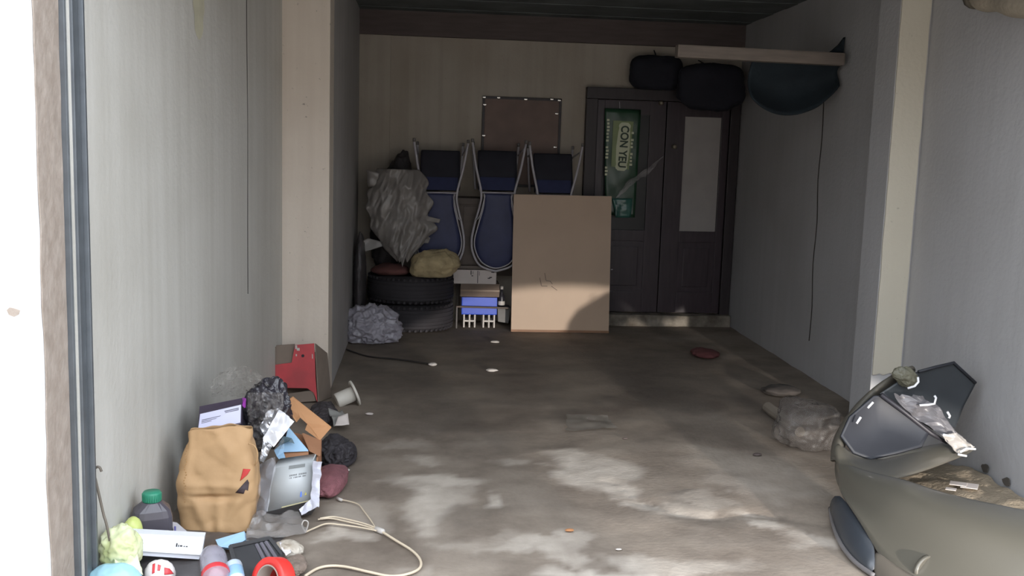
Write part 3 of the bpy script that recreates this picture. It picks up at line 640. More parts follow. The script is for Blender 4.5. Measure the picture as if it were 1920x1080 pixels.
obj('bag_body', bm, M_kraft, t, True, solid=.0015)
def on(tree, x, y, off=.003):
    d = ray(x, y); d.normalize(); h = tree.ray_cast(V((0, 0, CAM_H)), d)
    return (h[0] if h[0] else at(x, y, 3.95))-d*off
def decal(name, tree, poly, m, par, off=.003):
    cx, cy = sum(p[0] for p in poly)/len(poly), sum(p[1] for p in poly)/len(poly); bm = B(); n = len(poly); rs = []
    edge = []
    for i in range(n):
        for s in range(4): edge.append((poly[i][0]+(poly[(i+1) % n][0]-poly[i][0])*s/4, poly[i][1]+(poly[(i+1) % n][1]-poly[i][1])*s/4))
    for k in (1, .75, .5, .25): rs.append([bm.verts.new(on(tree, cx+(x-cx)*k, cy+(y-cy)*k, off)) for x, y in edge])
    c = bm.verts.new(on(tree, cx, cy, off)); m_ = len(edge)
    for A, Bq in zip(rs, rs[1:]):
        for i in range(m_): bm.faces.new((A[i], A[(i+1) % m_], Bq[(i+1) % m_], Bq[i]))
    for i in range(m_): bm.faces.new((rs[-1][i], rs[-1][(i+1) % m_], c))
    return obj(name, bm, m, par, True, solid=.0006)
decal('logo', tree, [(456, 879), (470, 880), (464, 890), (450, 902)], mat('red_print', rgb(200, 52, 48), .6), t)
decal('logo', tree, [(464, 899), (467, 905), (465, 920), (460, 918), (457, 926), (441, 924)], mat('dark_print', rgb(60, 46, 50), .6), t)
bm = B(); tube(bm, smoothpath([at(466, 832, 3.98), at(477, 836, 3.97), at(483, 850, 3.97), at(481, 866, 3.97), at(478, 872, 3.98)], 5), .0035, 6); obj('handle', bm, M_kraft, t, True)
bm = B()
for i in range(22):
    p = on(tree, 350+2*math.sin(i*1.3)-i*.25, 836+i*5, .001); cell(bm, p, (.006, .002, .004), R3(0, 40*(-1)**i, 0))
obj('gusset_crimp', bm, mat('kraft_shade', rgb(176, 136, 90), .8), t)['kind'] = 'stuff'
# black sack standing behind the bag, plum box on it
bm = B(); crumple(bm, (-.82, 4.38, .19), (.095, .13, .2), 14, .12, 8, 5, .001, None, 3); tag(obj('plastic_sack', bm, M_blackbag, None, True), 'black plastic sack standing on the floor behind the paper bag', 'sack')
t = thing('box', 'dark plum carton with a lavender label lying on the heap behind the paper bag', 'box', at(412, 805, 4.2))
lf = px4((374, 776, 4.22), (453, 758, 4.26), (452, 795, 4.22), (370, 812, 4.17))
bm = B(); tp = px4((374, 762, 4.30), (456, 746, 4.34), (455, 800, 4.28), (372, 815, 4.22)); hull8(bm, lf, tp); obj('body', bm, M_plum, t)
n_ = (lf[1]-lf[0]).cross(lf[3]-lf[0]).normalized(); n_ = n_ if n_.y < 0 else -n_
bm = B(); lab = [bil(lf, .02, .03)+n_*.001, bil(lf, .985, .03)+n_*.001, bil(lf, .985, .93)+n_*.001, bil(lf, .01, .97)+n_*.001]; hull8(bm, lab, n_*.0015); obj('label', bm, M_lav, t)
bm = B(); marks(bm, lab, ((.06, .52, .36, .40), (.06, .5, .45, .485), (.06, .3, .53, .56), (.6, .95, .14, .2), (.62, .95, .23, .28)), .0035); obj('small_print', bm, M_inkgrey, t)['kind'] = 'stuff'
bm = B(); hull8(bm, px4((454, 746, 4.335), (459, 748, 4.30), (458, 765, 4.28), (454, 760, 4.275)), V((.004, .01, 0))); obj('end_flap', bm, mat('magenta_card', rgb(170, 70, 180), .45), t)
# bubble wrap on top, against the wall
M_bub = mat('clear_wrap', rgb(214, 208, 202), .1, alpha=.24, spec=1, var=.1)
def wrap(u, v):
    x = 396+u*112; y = 742-v*56*math.sin(math.pi*(.1+.85*u))**.6
    f1, f2 = facet(V((u*3.2, v*2.2, 0))*2.6, 5); f3, f4 = facet(V((u*3.2, v*2.2, 4))*6, 9)
    p = at(x+5*f2, y+5*f4, 4.47+.12*(f1-.3)-.04*(f3-.3)-.07*math.sin(math.pi*v)); p.x = max(p.x, wallx(p.y)+.005); return p
bm = B(); sheet(bm, wrap, 54, 34); r = obj('bubble_wrap', bm, M_bub, None, False, solid=0); tag(r, 'crumpled clear bubble wrap heaped on the plum carton against the wall', 'wrap')
def wrap2(u, v):
    f1, f2 = facet(V((u*3.2, v*3, 0))*2.3, 15); p = at(464+u*68+5*f2, 842-v*106, 4.27+.10*(f1-.3)+.02*v); p.x = max(p.x, wallx(p.y)+.005); return p
bm = B(); sheet(bm, wrap2, 40, 50); obj('wrap_tail', bm, M_bub, r, False, solid=0)
# black bundle with shine
bm = B(); crumple(bm, (-.66, 4.44, .35), (.10, .09, .155), 18, .3, 9, 6, None, R3(0, 16, 0), 2.2); tag(obj('plastic_bundle', bm, M_blackbag, None, False), 'shiny black plastic bundle in the middle of the heap behind the silver pouch', 'bundle')
# silver foil pouch
t = thing('foil_pouch', 'torn silver foil pouch with white lining tilted on the black bundle', 'pouch', at(515, 840, 4.25))
bm = B(); quadsheet(bm, px4((523, 768, 4.27), (552, 790, 4.27), (513, 838, 4.19), (493, 822, 4.2)), 20, 22, .012, 16, 4, .03); obj('pouch_front', bm, mat('white_foil', rgb(236, 236, 240), .3, .2, var=.05), t, False, solid=.003)
bm = B(); quadsheet(bm, px4((505, 772, 4.30), (525, 770, 4.29), (500, 826, 4.22), (487, 800, 4.25)), 18, 18, .03, 14, 8, .05); obj('pouch_back', bm, M_foil, t, False, solid=.002)
bm = B(); quadsheet(bm, px4((494, 822, 4.2), (510, 836, 4.19), (494, 868, 4.14), (487, 864, 4.15)), 12, 12, .015, 18, 3, .04); obj('pouch_tail', bm, M_foil, t, False, solid=.002)
# open cardboard box with blue printed flap
t = thing('box', 'open brown cardboard box with raised flap behind the grey battery', 'box', (-.53, 4.36, 0))
Yb = 4.37
c0, c1, c2, c3 = at(528, 856, Yb), at(594, 858, Yb-.02), at(601, 824, Yb+.14), at(545, 810, Yb+.17)
def wallp(name, a, b, m, top=None):
    bm = B(); f = [a, b, V((b.x, b.y, .002)), V((a.x, a.y, .002))]; d = (b-a).cross(V((0, 0, 1))).normalized()*.005
    hull8(bm, f, d); return obj(name, bm, m, t)
wallp('side_panel', c0, c1, M_card); wallp('side_panel', c1, c2, M_card2); wallp('side_panel', c2, c3, M_card2); wallp('side_panel', c3, c0, M_card2)
bm = B(); polyplate(bm, px4((531, 757, Yb+.16), (549, 745, Yb+.2), (621, 802, Yb+.16), (600, 826, Yb+.13), (572, 806, Yb+.13), (576, 795, Yb+.135), (563, 783, Yb+.145), (556, 792, Yb+.14)), (0, .006, .003)); obj('flap', bm, M_card, t)
bm = B(); polyplate(bm, px4((566, 812, Yb+.13), (600, 826, Yb+.13), (598, 855, Yb-.02), (580, 846, Yb+.0)), (.006, .002, 0)); obj('flap', bm, M_card2, t)
bm = B(); polyplate(bm, px4((531, 850, Yb-.02), (578, 846, Yb-.02), (580, 868, Yb-.06), (534, 868, Yb-.06)), (0, .005, 0)); obj('flap', bm, M_card2, t)
bm = B(); polyplate(bm, px4((541, 802, Yb+.03), (578, 846, Yb-.03), (531, 848, Yb-.03), (537, 866, Yb-.07), (534, 875, Yb-.08), (519, 856, Yb-.06), (514, 845, Yb-.04), (534, 826, Yb)), (0, .006, .002)); fl_ = obj('printed_flap', bm, M_ltblue, t)
bm = B(); polyplate(bm, px4((531, 818, Yb-.02), (547, 822, Yb-.02), (552, 832, Yb-.03), (541, 828, Yb-.03), (520, 836, Yb-.03)), (0, .003, 0)); obj('print_shade', bm, mat('slate_print', rgb(92, 116, 128), .5), fl_)
bm = B(); crumple(bm, at(538, 871, Yb-.09), (.014, .01, .01), 3, .3, 40, 2); obj('torn_corner', bm, M_cwhite, t)
# grey battery in clear film
M_bat = mat('grey_battery', rgb(188, 192, 194), .42, var=.04, coat=.2); M_batd = mat('dark_battery_base', rgb(64, 62, 62), .5)
t = thing('battery', 'grey battery block with small blue and yellow symbols wrapped in clear film', 'battery', fl(545, 975))
ff = px4((513, 876, 4.13), (585, 866, 4.17), (584, 940, 4.10), (499, 961, 4.05))
dd = V((.01, .09, .01)); bm = B(); hull8(bm, ff, dd); bmesh.ops.bevel(bm, geom=bm.edges[:], offset=.004, segments=2, affect='EDGES'); obj('case', bm, M_bat, t, True, angle=1)
bt_ = [ff[3], ff[2], V((ff[2].x-.004, ff[2].y+.02, .012)), V((ff[3].x, ff[3].y+.02, .012))]
bm = B(); hull8(bm, bt_, V((.01, .06, 0))); obj('base', bm, M_batd, t)
bm = B(); marks(bm, ff, ((.40, .82, .02, .10),), .0015); obj('top_band', bm, mat('grey_band', rgb(122, 126, 126), .5), t)
bm = B(); rr = []
for i in range(13): rr += [(.44+i*.033, .44+i*.033+.02, .24, .28), (.44+i*.033, .44+i*.033+(.024 if i % 3 else .012), .305, .335)]
marks(bm, ff, [r_ for i, r_ in enumerate(rr) if i % 7 != 5], .0015); obj('small_print', bm, mat('faint_ink', rgb(104, 106, 108), .5), t)['kind'] = 'stuff'
bm = B(); marks(bm, ff, ((.735, .775, .74, .83), (.74, .77, .70, .74)), .0022); obj('symbol', bm, mat('blue_mark', rgb(70, 110, 200), .4), t)
bm = B(); n_ = (ff[1]-ff[0]).cross(ff[3]-ff[0]).normalized(); n_ = n_ if n_.y < 0 else -n_
tri = [bil(ff, .86, .73)+n_*.0022, bil(ff, .89, .81)+n_*.0022, bil(ff, .83, .81)+n_*.0022]; hull8(bm, tri, -n_*.0015); obj('symbol', bm, mat('yellow_mark', rgb(170, 158, 60), .4), t)
bm = B(); marks(bm, ff, ((.33, .98, .955, .985),), .0018); obj('trim_line', bm, mat('yellowish_edge', rgb(176, 168, 128), .5), t)
M_wrap = mat('battery_film', rgb(212, 212, 220), .14, alpha=.3, spec=1, var=.1); M_wrapw = mat('milky_film', rgb(216, 216, 228), .25, alpha=.85, spec=.8, var=.1)
r = None
bm = B(); quadsheet(bm, px4((480, 868, 4.10), (517, 856, 4.10), (505, 960, 4.0), (480, 985, 3.98)), 20, 30, .03, 14, 12, .03); r = obj('film_wrap', bm, M_wrap, t, False, solid=0)
bm = B(); quadsheet(bm, px4((586, 864, 4.14), (604, 866, 4.16), (597, 951, 4.08), (583, 944, 4.07)), 10, 24, .014, 16, 5, .04); obj('film_edge', bm, M_wrapw, t, False, solid=.001)
bm = B(); quadsheet(bm, px4((583, 935, 4.06), (598, 948, 4.08), (566, 966, 4.0), (560, 955, 4.0)), 10, 10, .012, 18, 7, .04); obj('film_edge', bm, M_wrapw, t, False, solid=.001)
# clear film sheet trailing on the floor in front of the battery
bm = B(); quadsheet(bm, [fl(480, 960, .05), fl(560, 962, .03), fl(575, 1000, .012), fl(452, 1020, .03)], 34, 22, .022, 12, 9, .04); tag(obj('film_sheet', bm, mat('floor_film', rgb(178, 172, 168), .15, alpha=.5, spec=1, var=.12), None, False, solid=0), 'crinkled clear film spread on the floor below the battery', 'film')
# maroon towel and black bag to the right
M_tow = mat('maroon_towel', rgb(142, 92, 98), .95, bump=.6, bscale=140, scale=20)
c = fl(612, 938)
bm = B(); crumple(bm, (c.x-.005, c.y+.16, .035), (.075, .17, .045), 33, .14, 12, 5, .001, R3(0, 0, -8), 2.6); tag(obj('towel', bm, M_tow, None, True), 'folded maroon towel on the floor at the right foot of the heap', 'towel')
M_blk = mat('black_cloth', rgb(56, 52, 56), .75, var=.15, bump=.3)
c = fl(625, 884)
t = thing('bag', 'slumped black cloth bag with a looped strap on the floor right of the cardboard box', 'bag', (c.x, c.y+.12, 0))
bm = B(); crumple(bm, (c.x-.0, c.y+.12, .055), (.08, .13, .075), 41, .38, 12, 6, .001); obj('bag_body', bm, M_blk, t, True)
bm = B(); tube(bm, smoothpath([fl(630, 850, .08), fl(652, 832, .07), fl(664, 842, .05), fl(662, 862, .02), fl(645, 872, .02), fl(634, 866, .04)], 6), .013, 8); obj('strap', bm, M_blk, t, True)
bm = B(); c = fl(612, 800); crumple(bm, (c.x-.03, c.y+.1, .045), (.075, .14, .055), 44, .38, 12, 6, .001); tag(obj('sack', bm, mat('charcoal_cloth', rgb(66, 60, 62), .8, bump=.3), None, True), 'small charcoal sack on the floor behind the cardboard flap', 'sack')

# --- front of the heap
t = thing('hook_rod', 'thin rusty rod with a hooked top leaning on the left wall', 'rod', at(197, 985, 3.5))
hp = []
for (x, y) in ((188, 884), (184, 876), (177, 877), (174, 886), (177, 900), (184, 930), (192, 965), (199, 990)):
    p = at(x, y, 3.40); p.x += .004; hp.append(p)
hp.append(V((hp[-1].x+.02, 3.42, .06)))
bm = B(); tube(bm, smoothpath(hp, 5), .0045, 8); obj('shaft', bm, mat('rusty_steel', rgb(122, 114, 104), .6, .3), t, True)
# jug with green cap
t = thing('jug', 'dark square-shouldered jug with a green screw cap by the left wall', 'jug', (-.972, 3.72, .078))
jc = V((-.972, 3.72, -.052)); R = R3(0, 0, 20); bm = B(); rings = []
for hx, hy, z in ((.066, .052, .10), (.07, .056, .11), (.07, .056, .215), (.064, .05, .24), (.036, .034, .268), (.026, .026, .272), (.026, .026, .295)):
    n = 5 if z < .25 else 2.2; ring = []
    for i in range(28):
        a = 2*math.pi*i/28; ca, sa = math.cos(a), math.sin(a); k = (abs(ca)**n+abs(sa)**n)**(-1/n); ring.append(bm.verts.new(jc+R@V((hx*ca*k, hy*sa*k, z))))
    rings.append(ring)
for A, Bq in zip(rings, rings[1:]):
    for i in range(28): bm.faces.new((A[i], A[(i+1) % 28], Bq[(i+1) % 28], Bq[i]))
bm.faces.new(rings[0][::-1]); bm.faces.new(rings[-1])
obj('body', bm, mat('dark_jug_plastic', rgb(84, 80, 88), .3, var=.1, spec=.6), t)
bm = B(); n = 32; pr = []
for r_, z in ((.029, .268), (.033, .270), (.0335, .300), (.030, .306)): pr.append((r_, z))
lathe(bm, pr, jc, None, n); obj('cap', bm, mat('green_cap', rgb(52, 140, 112), .45, var=.05), t, True)
bm = B()
for i in range(26): a = 2*math.pi*i/26; cell(bm, jc+V((.0335*math.cos(a), .0335*math.sin(a), .286)), (.003, .003, .026), R3(0, 0, math.degrees(a)))
obj('cap_ridge', bm, bpy.data.materials['green_cap'], t)['kind'] = 'stuff'
# white card behind the white box
bm = B(); polyplate(bm, px4((322, 978, 3.74), (332, 980, 3.76), (362, 1006, 3.7), (332, 1012, 3.66), (326, 1000, 3.68)), (0, .012, -.02)); r = tag(obj('carton', bm, mat('grey_white_card', rgb(196, 194, 200), .5)), 'small grey-white carton leaning between jug and paper bag', 'box')
bm = B(); marks(bm, px4((326, 982, 3.735), (334, 984, 3.735), (334, 1002, 3.675), (326, 1000, 3.675)), ((.1, .45, .3, .8),), .003); obj('stripe', bm, mat('violet_mark', rgb(90, 90, 160), .5), r)
# white box
t = thing('box', 'long flat white box lying on the heap in front of the jug', 'box', at(295, 1045, 3.55))
wf = px4((212, 998, 3.52), (383, 1007, 3.60), (378, 1041, 3.58), (206, 1030, 3.50)); wd = V((-.006, .055, -.004))
bm = B(); hull8(bm, wf, wd); obj('lid', bm, mat('white_box_card', rgb(236, 238, 244), .5, var=.02), t)
w2 = px4((214, 1030, 3.507), (375, 1041, 3.587), (373, 1049, 3.585), (214, 1038, 3.505)); bm = B(); hull8(bm, w2, V((-.005, .05, -.006))); obj('base', bm, mat('white_box_card', rgb(224, 226, 234), .5, var=.02), t)
bm = B(); marks(bm, wf, ((.70, .715, .42, .62), (.725, .735, .5, .62), (.745, .77, .52, .6), (.785, .80, .55, .6), (.81, .83, .55, .6)), .0015); obj('small_print', bm, M_ink, t)['kind'] = 'stuff'
# lime rounded fruit bag, yellow-green bag, light blue bag
M_lg = mat('lime_plastic', rgb(206, 216, 130), .3, var=.06, alpha=.92); M_yg = mat('pale_lime_plastic', rgb(240, 243, 212), .25, var=.1, alpha=.75, col2=rgb(214, 222, 160), scale=14); M_lb = mat('pale_blue_plastic', rgb(168, 214, 228), .3, var=.06, alpha=.95)
c = at(229, 982, 3.62); c.x = max(c.x, wallx(3.62)+.05); c = V((c.x, 3.62, at(229, 982, 3.62).z-.03)); bm = B(); crumple(bm, c, (.035, .035, .055), 3, .12, 12, 4); tag(obj('plastic_bag', bm, M_lg, None, True), 'small lime green knotted plastic bag beside the jug', 'bag')
bm = B(); c = at(205, 1025, 3.44); c.x = max(c.x, wallx(3.44)+.075); crumple(bm, c, (.07, .055, .07), 51, .3, 16, 5); r = tag(obj('plastic_bag', bm, M_yg, None, True), 'pale yellow-green plastic bag at the wall end of the white box', 'bag')
bm = B(); quadsheet(bm, px4((210, 1014, 3.40), (256, 1030, 3.42), (268, 1078, 3.38), (215, 1056, 3.38)), 14, 14, .016, 18, 5, .05); obj('bag_tail', bm, M_yg, r, True, solid=.002)
bm = B(); c = at(215, 1086, 3.36); c.x = max(c.x, wallx(3.40)+.07); crumple(bm, c, (.082, .05, .055), 61, .14, 10, 5); tag(obj('plastic_bag', bm, M_lb, None, True), 'pale blue plastic bag at the very front of the heap', 'bag')
# white and red packet, clear bottle, blue-white can, red tape roll, tray, light blue card
M_pkt = mat('white_packet', rgb(232, 224, 222), .3, var=.04); M_redp = mat('red_packet_print', rgb(206, 64, 70), .35, var=.05)
t = thing('packet', 'crumpled white packet with red print below the white box', 'packet', at(302, 1080, 3.42))
bm = B(); crumple(bm, at(300, 1080, 3.44), (.05, .04, .055), 71, .16, 12, 4); tr = BVHTree.FromBMesh(bm); obj('packet_body', bm, M_pkt, t, True)
for pl in ([(286, 1058), (291, 1056), (290, 1074), (285, 1076)], [(296, 1058), (302, 1060), (300, 1070), (295, 1070)], [(308, 1064), (318, 1066), (326, 1076), (308, 1078)], [(258, 1056), (268, 1058), (270, 1070), (262, 1068)]):
    if all(tr.ray_cast(V((0, 0, CAM_H)), ray(*p).normalized())[0] for p in pl): decal('red_print', tr, pl, M_redp, t, .002)
a, b = at(398, 1036, 3.50), at(408, 1100, 3.34); ax = (b-a).normalized(); R = ax.to_track_quat('Z', 'Y').to_matrix()
t = thing('bottle', 'clear plastic bottle lying at the front of the heap', 'bottle', at(405, 1085, 3.4))
bm = B(); lathe(bm, [(0, -.02), (.02, -.016), (.036, .0), (.045, .02), (.047, .05), (.044, .058), (.047, .066), (.047, .13), (.03, .16), (0, .17)], a, R, 24); obj('body', bm, mat('clear_bottle', rgb(190, 186, 200), .08, alpha=.5, spec=1), t, True)
bm = B(); lathe(bm, [(.0475, .105), (.0482, .107), (.0482, .125), (.0475, .127)], a, R, 24); obj('label', bm, M_redp, t, True)
a, b = at(437, 1056, 3.46), at(446, 1105, 3.36); R = (b-a).to_track_quat('Z', 'Y').to_matrix()
t = thing('can', 'pale blue and white can lying beside the clear bottle', 'can', at(445, 1085, 3.42))
bm = B(); lathe(bm, [(0, 0), (.022, .0), (.028, .006), (.030, .014), (.030, .12), (0, .12)], a, R, 24); obj('body', bm, mat('pale_blue_can', rgb(208, 222, 236), .25, .2, var=.08), t, True)
bm = B(); lathe(bm, [(.0302, .03), (.0308, .032), (.0308, .07), (.0302, .072)], a, R, 24); obj('label', bm, mat('blue_can_print', rgb(150, 190, 222), .3), t, True)
t = thing('tray', 'dark grey ribbed plastic tray tilted at the front of the heap', 'tray', at(470, 1060, 3.55))
tf = [fl(432, 1028, .10), fl(505, 1012, .06), fl(530, 1044, .02), fl(455, 1110, .03)]; M_tray = mat('dark_grey_plastic', rgb(74, 74, 76), .4, var=.1)
bm = B(); hull8(bm, tf, V((0, 0, -.012))); obj('bottom', bm, M_tray, t)
for i in range(4):
    bm = B(); tube(bm, [tf[i]+V((0, 0, .006)), tf[(i+1) % 4]+V((0, 0, .006))], .008, 6); obj('rim', bm, M_tray, t)
for u in (.62, .74, .86):
    bm = B(); tube(bm, [bil(tf, u, .12)+V((0, 0, .005)), bil(tf, u, .9)+V((0, 0, .005))], .007, 6); obj('rib', bm, mat('grey_rib', rgb(118, 114, 122), .4), t)
cc0 = at(512, 1092, 3.40)
t = thing('tape_roll', 'bright red ring of adhesive tape standing at the front of the heap', 'tape', (cc0.x, cc0.y, 0))
cc = at(512, 1092, 3.40); R = V((-.66, -.68, .3)).to_track_quat('Z', 'Y').to_matrix()
bm = B(); lathe(bm, [(.060, -.028), (.084, -.028), (.086, -.024), (.086, .024), (.084, .028), (.060, .028), (.060, -.028)], cc, R, 36); obj('tape', bm, mat('red_tape', rgb(232, 62, 56), .35, var=.04), t, True)
bm = B(); lathe(bm, [(.055, -.0285), (.060, -.0285), (.060, .0285), (.055, .0285), (.055, -.0285)], cc, R, 36); obj('core', bm, mat('grey_core', rgb(176, 160, 150), .7), t, True)
bm = B(); polyplate(bm, px4((404, 1012, 3.70), (458, 996, 3.76), (460, 1012, 3.72), (436, 1028, 3.66), (410, 1025, 3.66)), (0, .03, -.02)); tag(obj('card', bm, M_ltblue), 'light blue card sticking out under the paper bag', 'card')
# crumpled paper and fluff by the tape
bm = B(); crumple(bm, fl(540, 1030, .025), (.05, .05, .03), 81, .3, 14, 4, .001); tag(obj('paper_wad', bm, mat('dirty_white_paper', rgb(206, 198, 186), .8, col2=rgb(150, 138, 122), scale=18)), 'dirty white paper wad on the floor behind the red tape', 'paper')
bm = B(); crumple(bm, fl(552, 1062, .02), (.04, .08, .025), 85, .35, 18, 4, .001); tag(obj('rag', bm, mat('brown_rag', rgb(140, 124, 112), .95, var=.2, scale=20)), 'brown fluffy rag on the floor right of the red tape', 'rag')
bm = B(); quadsheet(bm, px4((523, 1018, 3.72), (540, 1016, 3.74), (546, 1036, 3.66), (536, 1043, 3.63)), 8, 8, .006, 20, 4); tag(obj('paper_scrap', bm, mat('bright_paper', rgb(240, 236, 240), .6), None, True, solid=.002), 'bright white paper scrap lying on the dirty wad', 'paper')
# beige cable
M_cab = mat('beige_cable', rgb(216, 200, 176), .5, var=.04); Z = .007
t = thing('cable', 'beige cable with a white splitter curling over the floor at the front', 'cable', fl(710, 996))
bm = B(); tube(bm, smoothpath([fl(x, y, Z) for x, y in ((715, 996), (740, 1012), (772, 1032), (788, 1050), (786, 1066), (762, 1077), (730, 1080), (690, 1072), (650, 1063), (620, 1061), (595, 1066), (572, 1080))], 6), .0052, 8); obj('cord', bm, M_cab, t, True)
for k, pts in enumerate((((706, 993), (680, 985), (650, 978), (620, 972), (596, 974)), ((706, 995), (676, 989), (640, 984), (612, 982), (590, 990), (572, 998)), ((708, 991), (684, 982), (652, 974), (625, 969), (600, 972)))):
    bm = B(); tube(bm, smoothpath([fl(x, y, Z+.002*k) for x, y in pts], 6), .0036, 6); obj('cord', bm, M_cab, t, True)
bm = B(); tube(bm, smoothpath([fl(x, y, Z) for x, y in ((704, 990), (694, 974), (682, 958), (672, 946), (655, 940), (640, 937))], 6), .003, 6); obj('cord', bm, M_cab, t, True)
a, b = fl(704, 991, Z), fl(720, 998, Z); bm = B(); tube(bm, [a, a.lerp(b, .1), a.lerp(b, .9), b], [.006, .012, .012, .006], 10); obj('splitter', bm, M_cwhite, t, True)
a, b = fl(632, 934, Z), fl(641, 938, Z); bm = B(); tube(bm, [a, b], .007, 8); obj('plug', bm, M_cwhite, t, True)
bm = B(); tube(bm, smoothpath([fl(574, 996, .01), fl(578, 980, .02), fl(570, 976, .03), fl(566, 986, .02), fl(573, 998, .01)], 5), .003, 6); obj('plug', bm, M_cwhite, t, True)

# ================================================================== RIGHT SIDE
# --- loose car bumper against the right wall
M_ol = mat('olive_grey_paint', rgb(90, 86, 77), .34, var=.04, scale=3, coat=.6); M_liner = mat('blue_black_liner', rgb(40, 42, 49), .6, var=.1, scale=5); M_val = mat('blue_grey_valance', rgb(62, 66, 72), .4, var=.08)
def atb(x, y, Y): return at(x, y, Y*.945)
def px4b(*a): return [atb(*p) for p in a]
t = thing('car_bumper', 'loose olive-grey car bumper with torn dark liner leaning on the right wall', 'bumper', (2.2, 4.2, 0))
def surf(rows): return B(), [[atb(*p) for p in r_] for r_ in rows]
def gridobj(name, rows, m, sub=2, solid=.008, par=None):
    bm = B(); g = [[bm.verts.new(V(p)) for p in r_] for r_ in rows]
    for i in range(len(g)-1):
        for j in range(len(g[0])-1): bm.faces.new((g[i][j], g[i][j+1], g[i+1][j+1], g[i+1][j]))
    bmesh.ops.recalc_face_normals(bm, faces=bm.faces)
    return obj(name, bm, m, par or t, True, solid=solid, sub=sub)
A = lambda *l: [atb(*p) for p in l]
body = [A((1576, 925, 4.36), (1606, 968, 4.12), (1632, 1012, 3.95), (1652, 1050, 3.82), (1702, 1088, 3.66), (1800, 1128, 3.48), (1930, 1168, 3.32)),
        A((1570, 905, 4.38), (1604, 938, 4.13), (1650, 974, 3.92), (1690, 1000, 3.79), (1760, 1030, 3.62), (1850, 1060, 3.47), (1965, 1080, 3.32)),
        A((1566, 885, 4.44), (1604, 905, 4.2), (1655, 928, 3.99), (1694, 940, 3.87), (1762, 962, 3.72), (1840, 985, 3.58), (1965, 1010, 3.42)),
        A((1566, 868, 4.5), (1606, 885, 4.32), (1656, 897, 4.15), (1692, 905, 4.05), (1760, 931, 3.88), (1830, 949, 3.76), (1965, 974, 3.60)),
        A((1566, 862, 4.54), (1608, 880, 4.37), (1658, 893, 4.2), (1693, 899, 4.12), (1762, 924, 3.95), (1832, 941, 3.83), (1965, 966, 3.67))]
body[0] = [V((0, 0, CAM_H))+(p-V((0, 0, CAM_H)))*.972 for p in body[0]]
gridobj('bumper_skin', body, M_ol)
arm = [A((1566, 872, 4.5), (1608, 886, 4.34), (1656, 898, 4.18), (1690, 897, 4.2), (1738, 881, 4.36), (1790, 862, 4.52), (1822, 848, 4.62)),
       A((1564, 852, 4.53), (1606, 874, 4.42), (1650, 882, 4.3), (1688, 878, 4.34), (1736, 862, 4.44), (1788, 848, 4.56), (1826, 842, 4.64)),
       A((1566, 835, 4.58), (1596, 862, 4.52), (1640, 868, 4.5), (1684, 858, 4.5), (1732, 842, 4.56), (1786, 832, 4.64), (1824, 836, 4.68)),
       A((1572, 830, 4.62), (1600, 856, 4.58), (1642, 862, 4.58), (1684, 852, 4.58), (1730, 838, 4.62), (1786, 829, 4.68), (1822, 834, 4.70))]
gridobj('upper_arm', arm, M_ol)
ed = A((1566, 862, 4.54), (1566, 830, 4.62), (1578, 795, 4.68), (1608, 750, 4.74), (1648, 714, 4.79), (1680, 694, 4.82), (1704, 684, 4.84))
wrapr = [[V((p.x+.05, p.y+.08, max(.0, p.z-.04-.025*k))) for k, p in enumerate(ed)], [V((p.x-.008, p.y+.05, p.z-.02-.015*k)) for k, p in enumerate(ed)], ed, [p+V((.025, -.02, -.005)) for p in ed], [p+V((.05, .03, -.05)) for p in ed]]
gridobj('wrap_end', wrapr, mat('dusty_olive', rgb(84, 80, 72), .5, var=.1, scale=8))
def plate(name, pts, m, bulge, th=.01):
    bm = B(); P_ = A(*pts); c = sum(P_, V((0, 0, 0)))/len(P_); n = len(P_); rs = []
    for k in (1, .93, .6, .3): rs.append([bm.verts.new(c+(p-c)*k+V((0, bulge*(1-k*k), 0))) for p in P_])
    cv = bm.verts.new(c+V((0, bulge, 0)))
    for X_, Y_ in zip(rs, rs[1:]):
        for i in range(n): bm.faces.new((X_[i], X_[(i+1) % n], Y_[(i+1) % n], Y_[i]))
    for i in range(n): bm.faces.new((rs[-1][i], rs[-1][(i+1) % n], cv))
    bmesh.ops.recalc_face_normals(bm, faces=bm.faces)
    return obj(name, bm, m, t, True, solid=th)
plate('wheel_liner', ((1576, 818, 4.60), (1592, 782, 4.64), (1638, 742, 4.70), (1658, 741, 4.70), (1700, 778, 4.66), (1742, 812, 4.60), (1728, 838, 4.56), (1684, 850, 4.54), (1632, 862, 4.54), (1600, 850, 4.56)), M_liner, .05)
plate('wheel_liner', ((1650, 738, 4.72), (1690, 712, 4.76), (1722, 697, 4.80), (1788, 680, 4.86), (1829, 718, 4.88), (1806, 762, 4.84), (1790, 802, 4.78), (1750, 806, 4.70), (1700, 772, 4.69)), mat('slate_liner', rgb(52, 56, 60), .5, var=.1, scale=5), .03)
bm = B(); tube(bm, [atb(1722, 697, 4.79), atb(1755, 688, 4.82), atb(1788, 680, 4.85), atb(1829, 718, 4.87)], .008, 6); obj('liner_rim', bm, M_liner, t, True)
bm = B(); tube(bm, [atb(1652, 740, 4.68), atb(1700, 776, 4.65), atb(1745, 812, 4.6), atb(1775, 830, 4.6)], [.012, .012, .012, .008], 6); obj('liner_rib', bm, mat('black_rib', rgb(48, 46, 52), .5), t, True)
bm = B(); quadsheet(bm, px4b((1668, 740, 4.66), (1735, 742, 4.66), (1822, 836, 4.58), (1790, 848, 4.56)), 34, 16, .05, 9, 6, .05); obj('torn_film', bm, mat('torn_clear_plastic', rgb(118, 116, 120), .35, alpha=.85, spec=.7, var=.2, scale=14), t, False, solid=0)
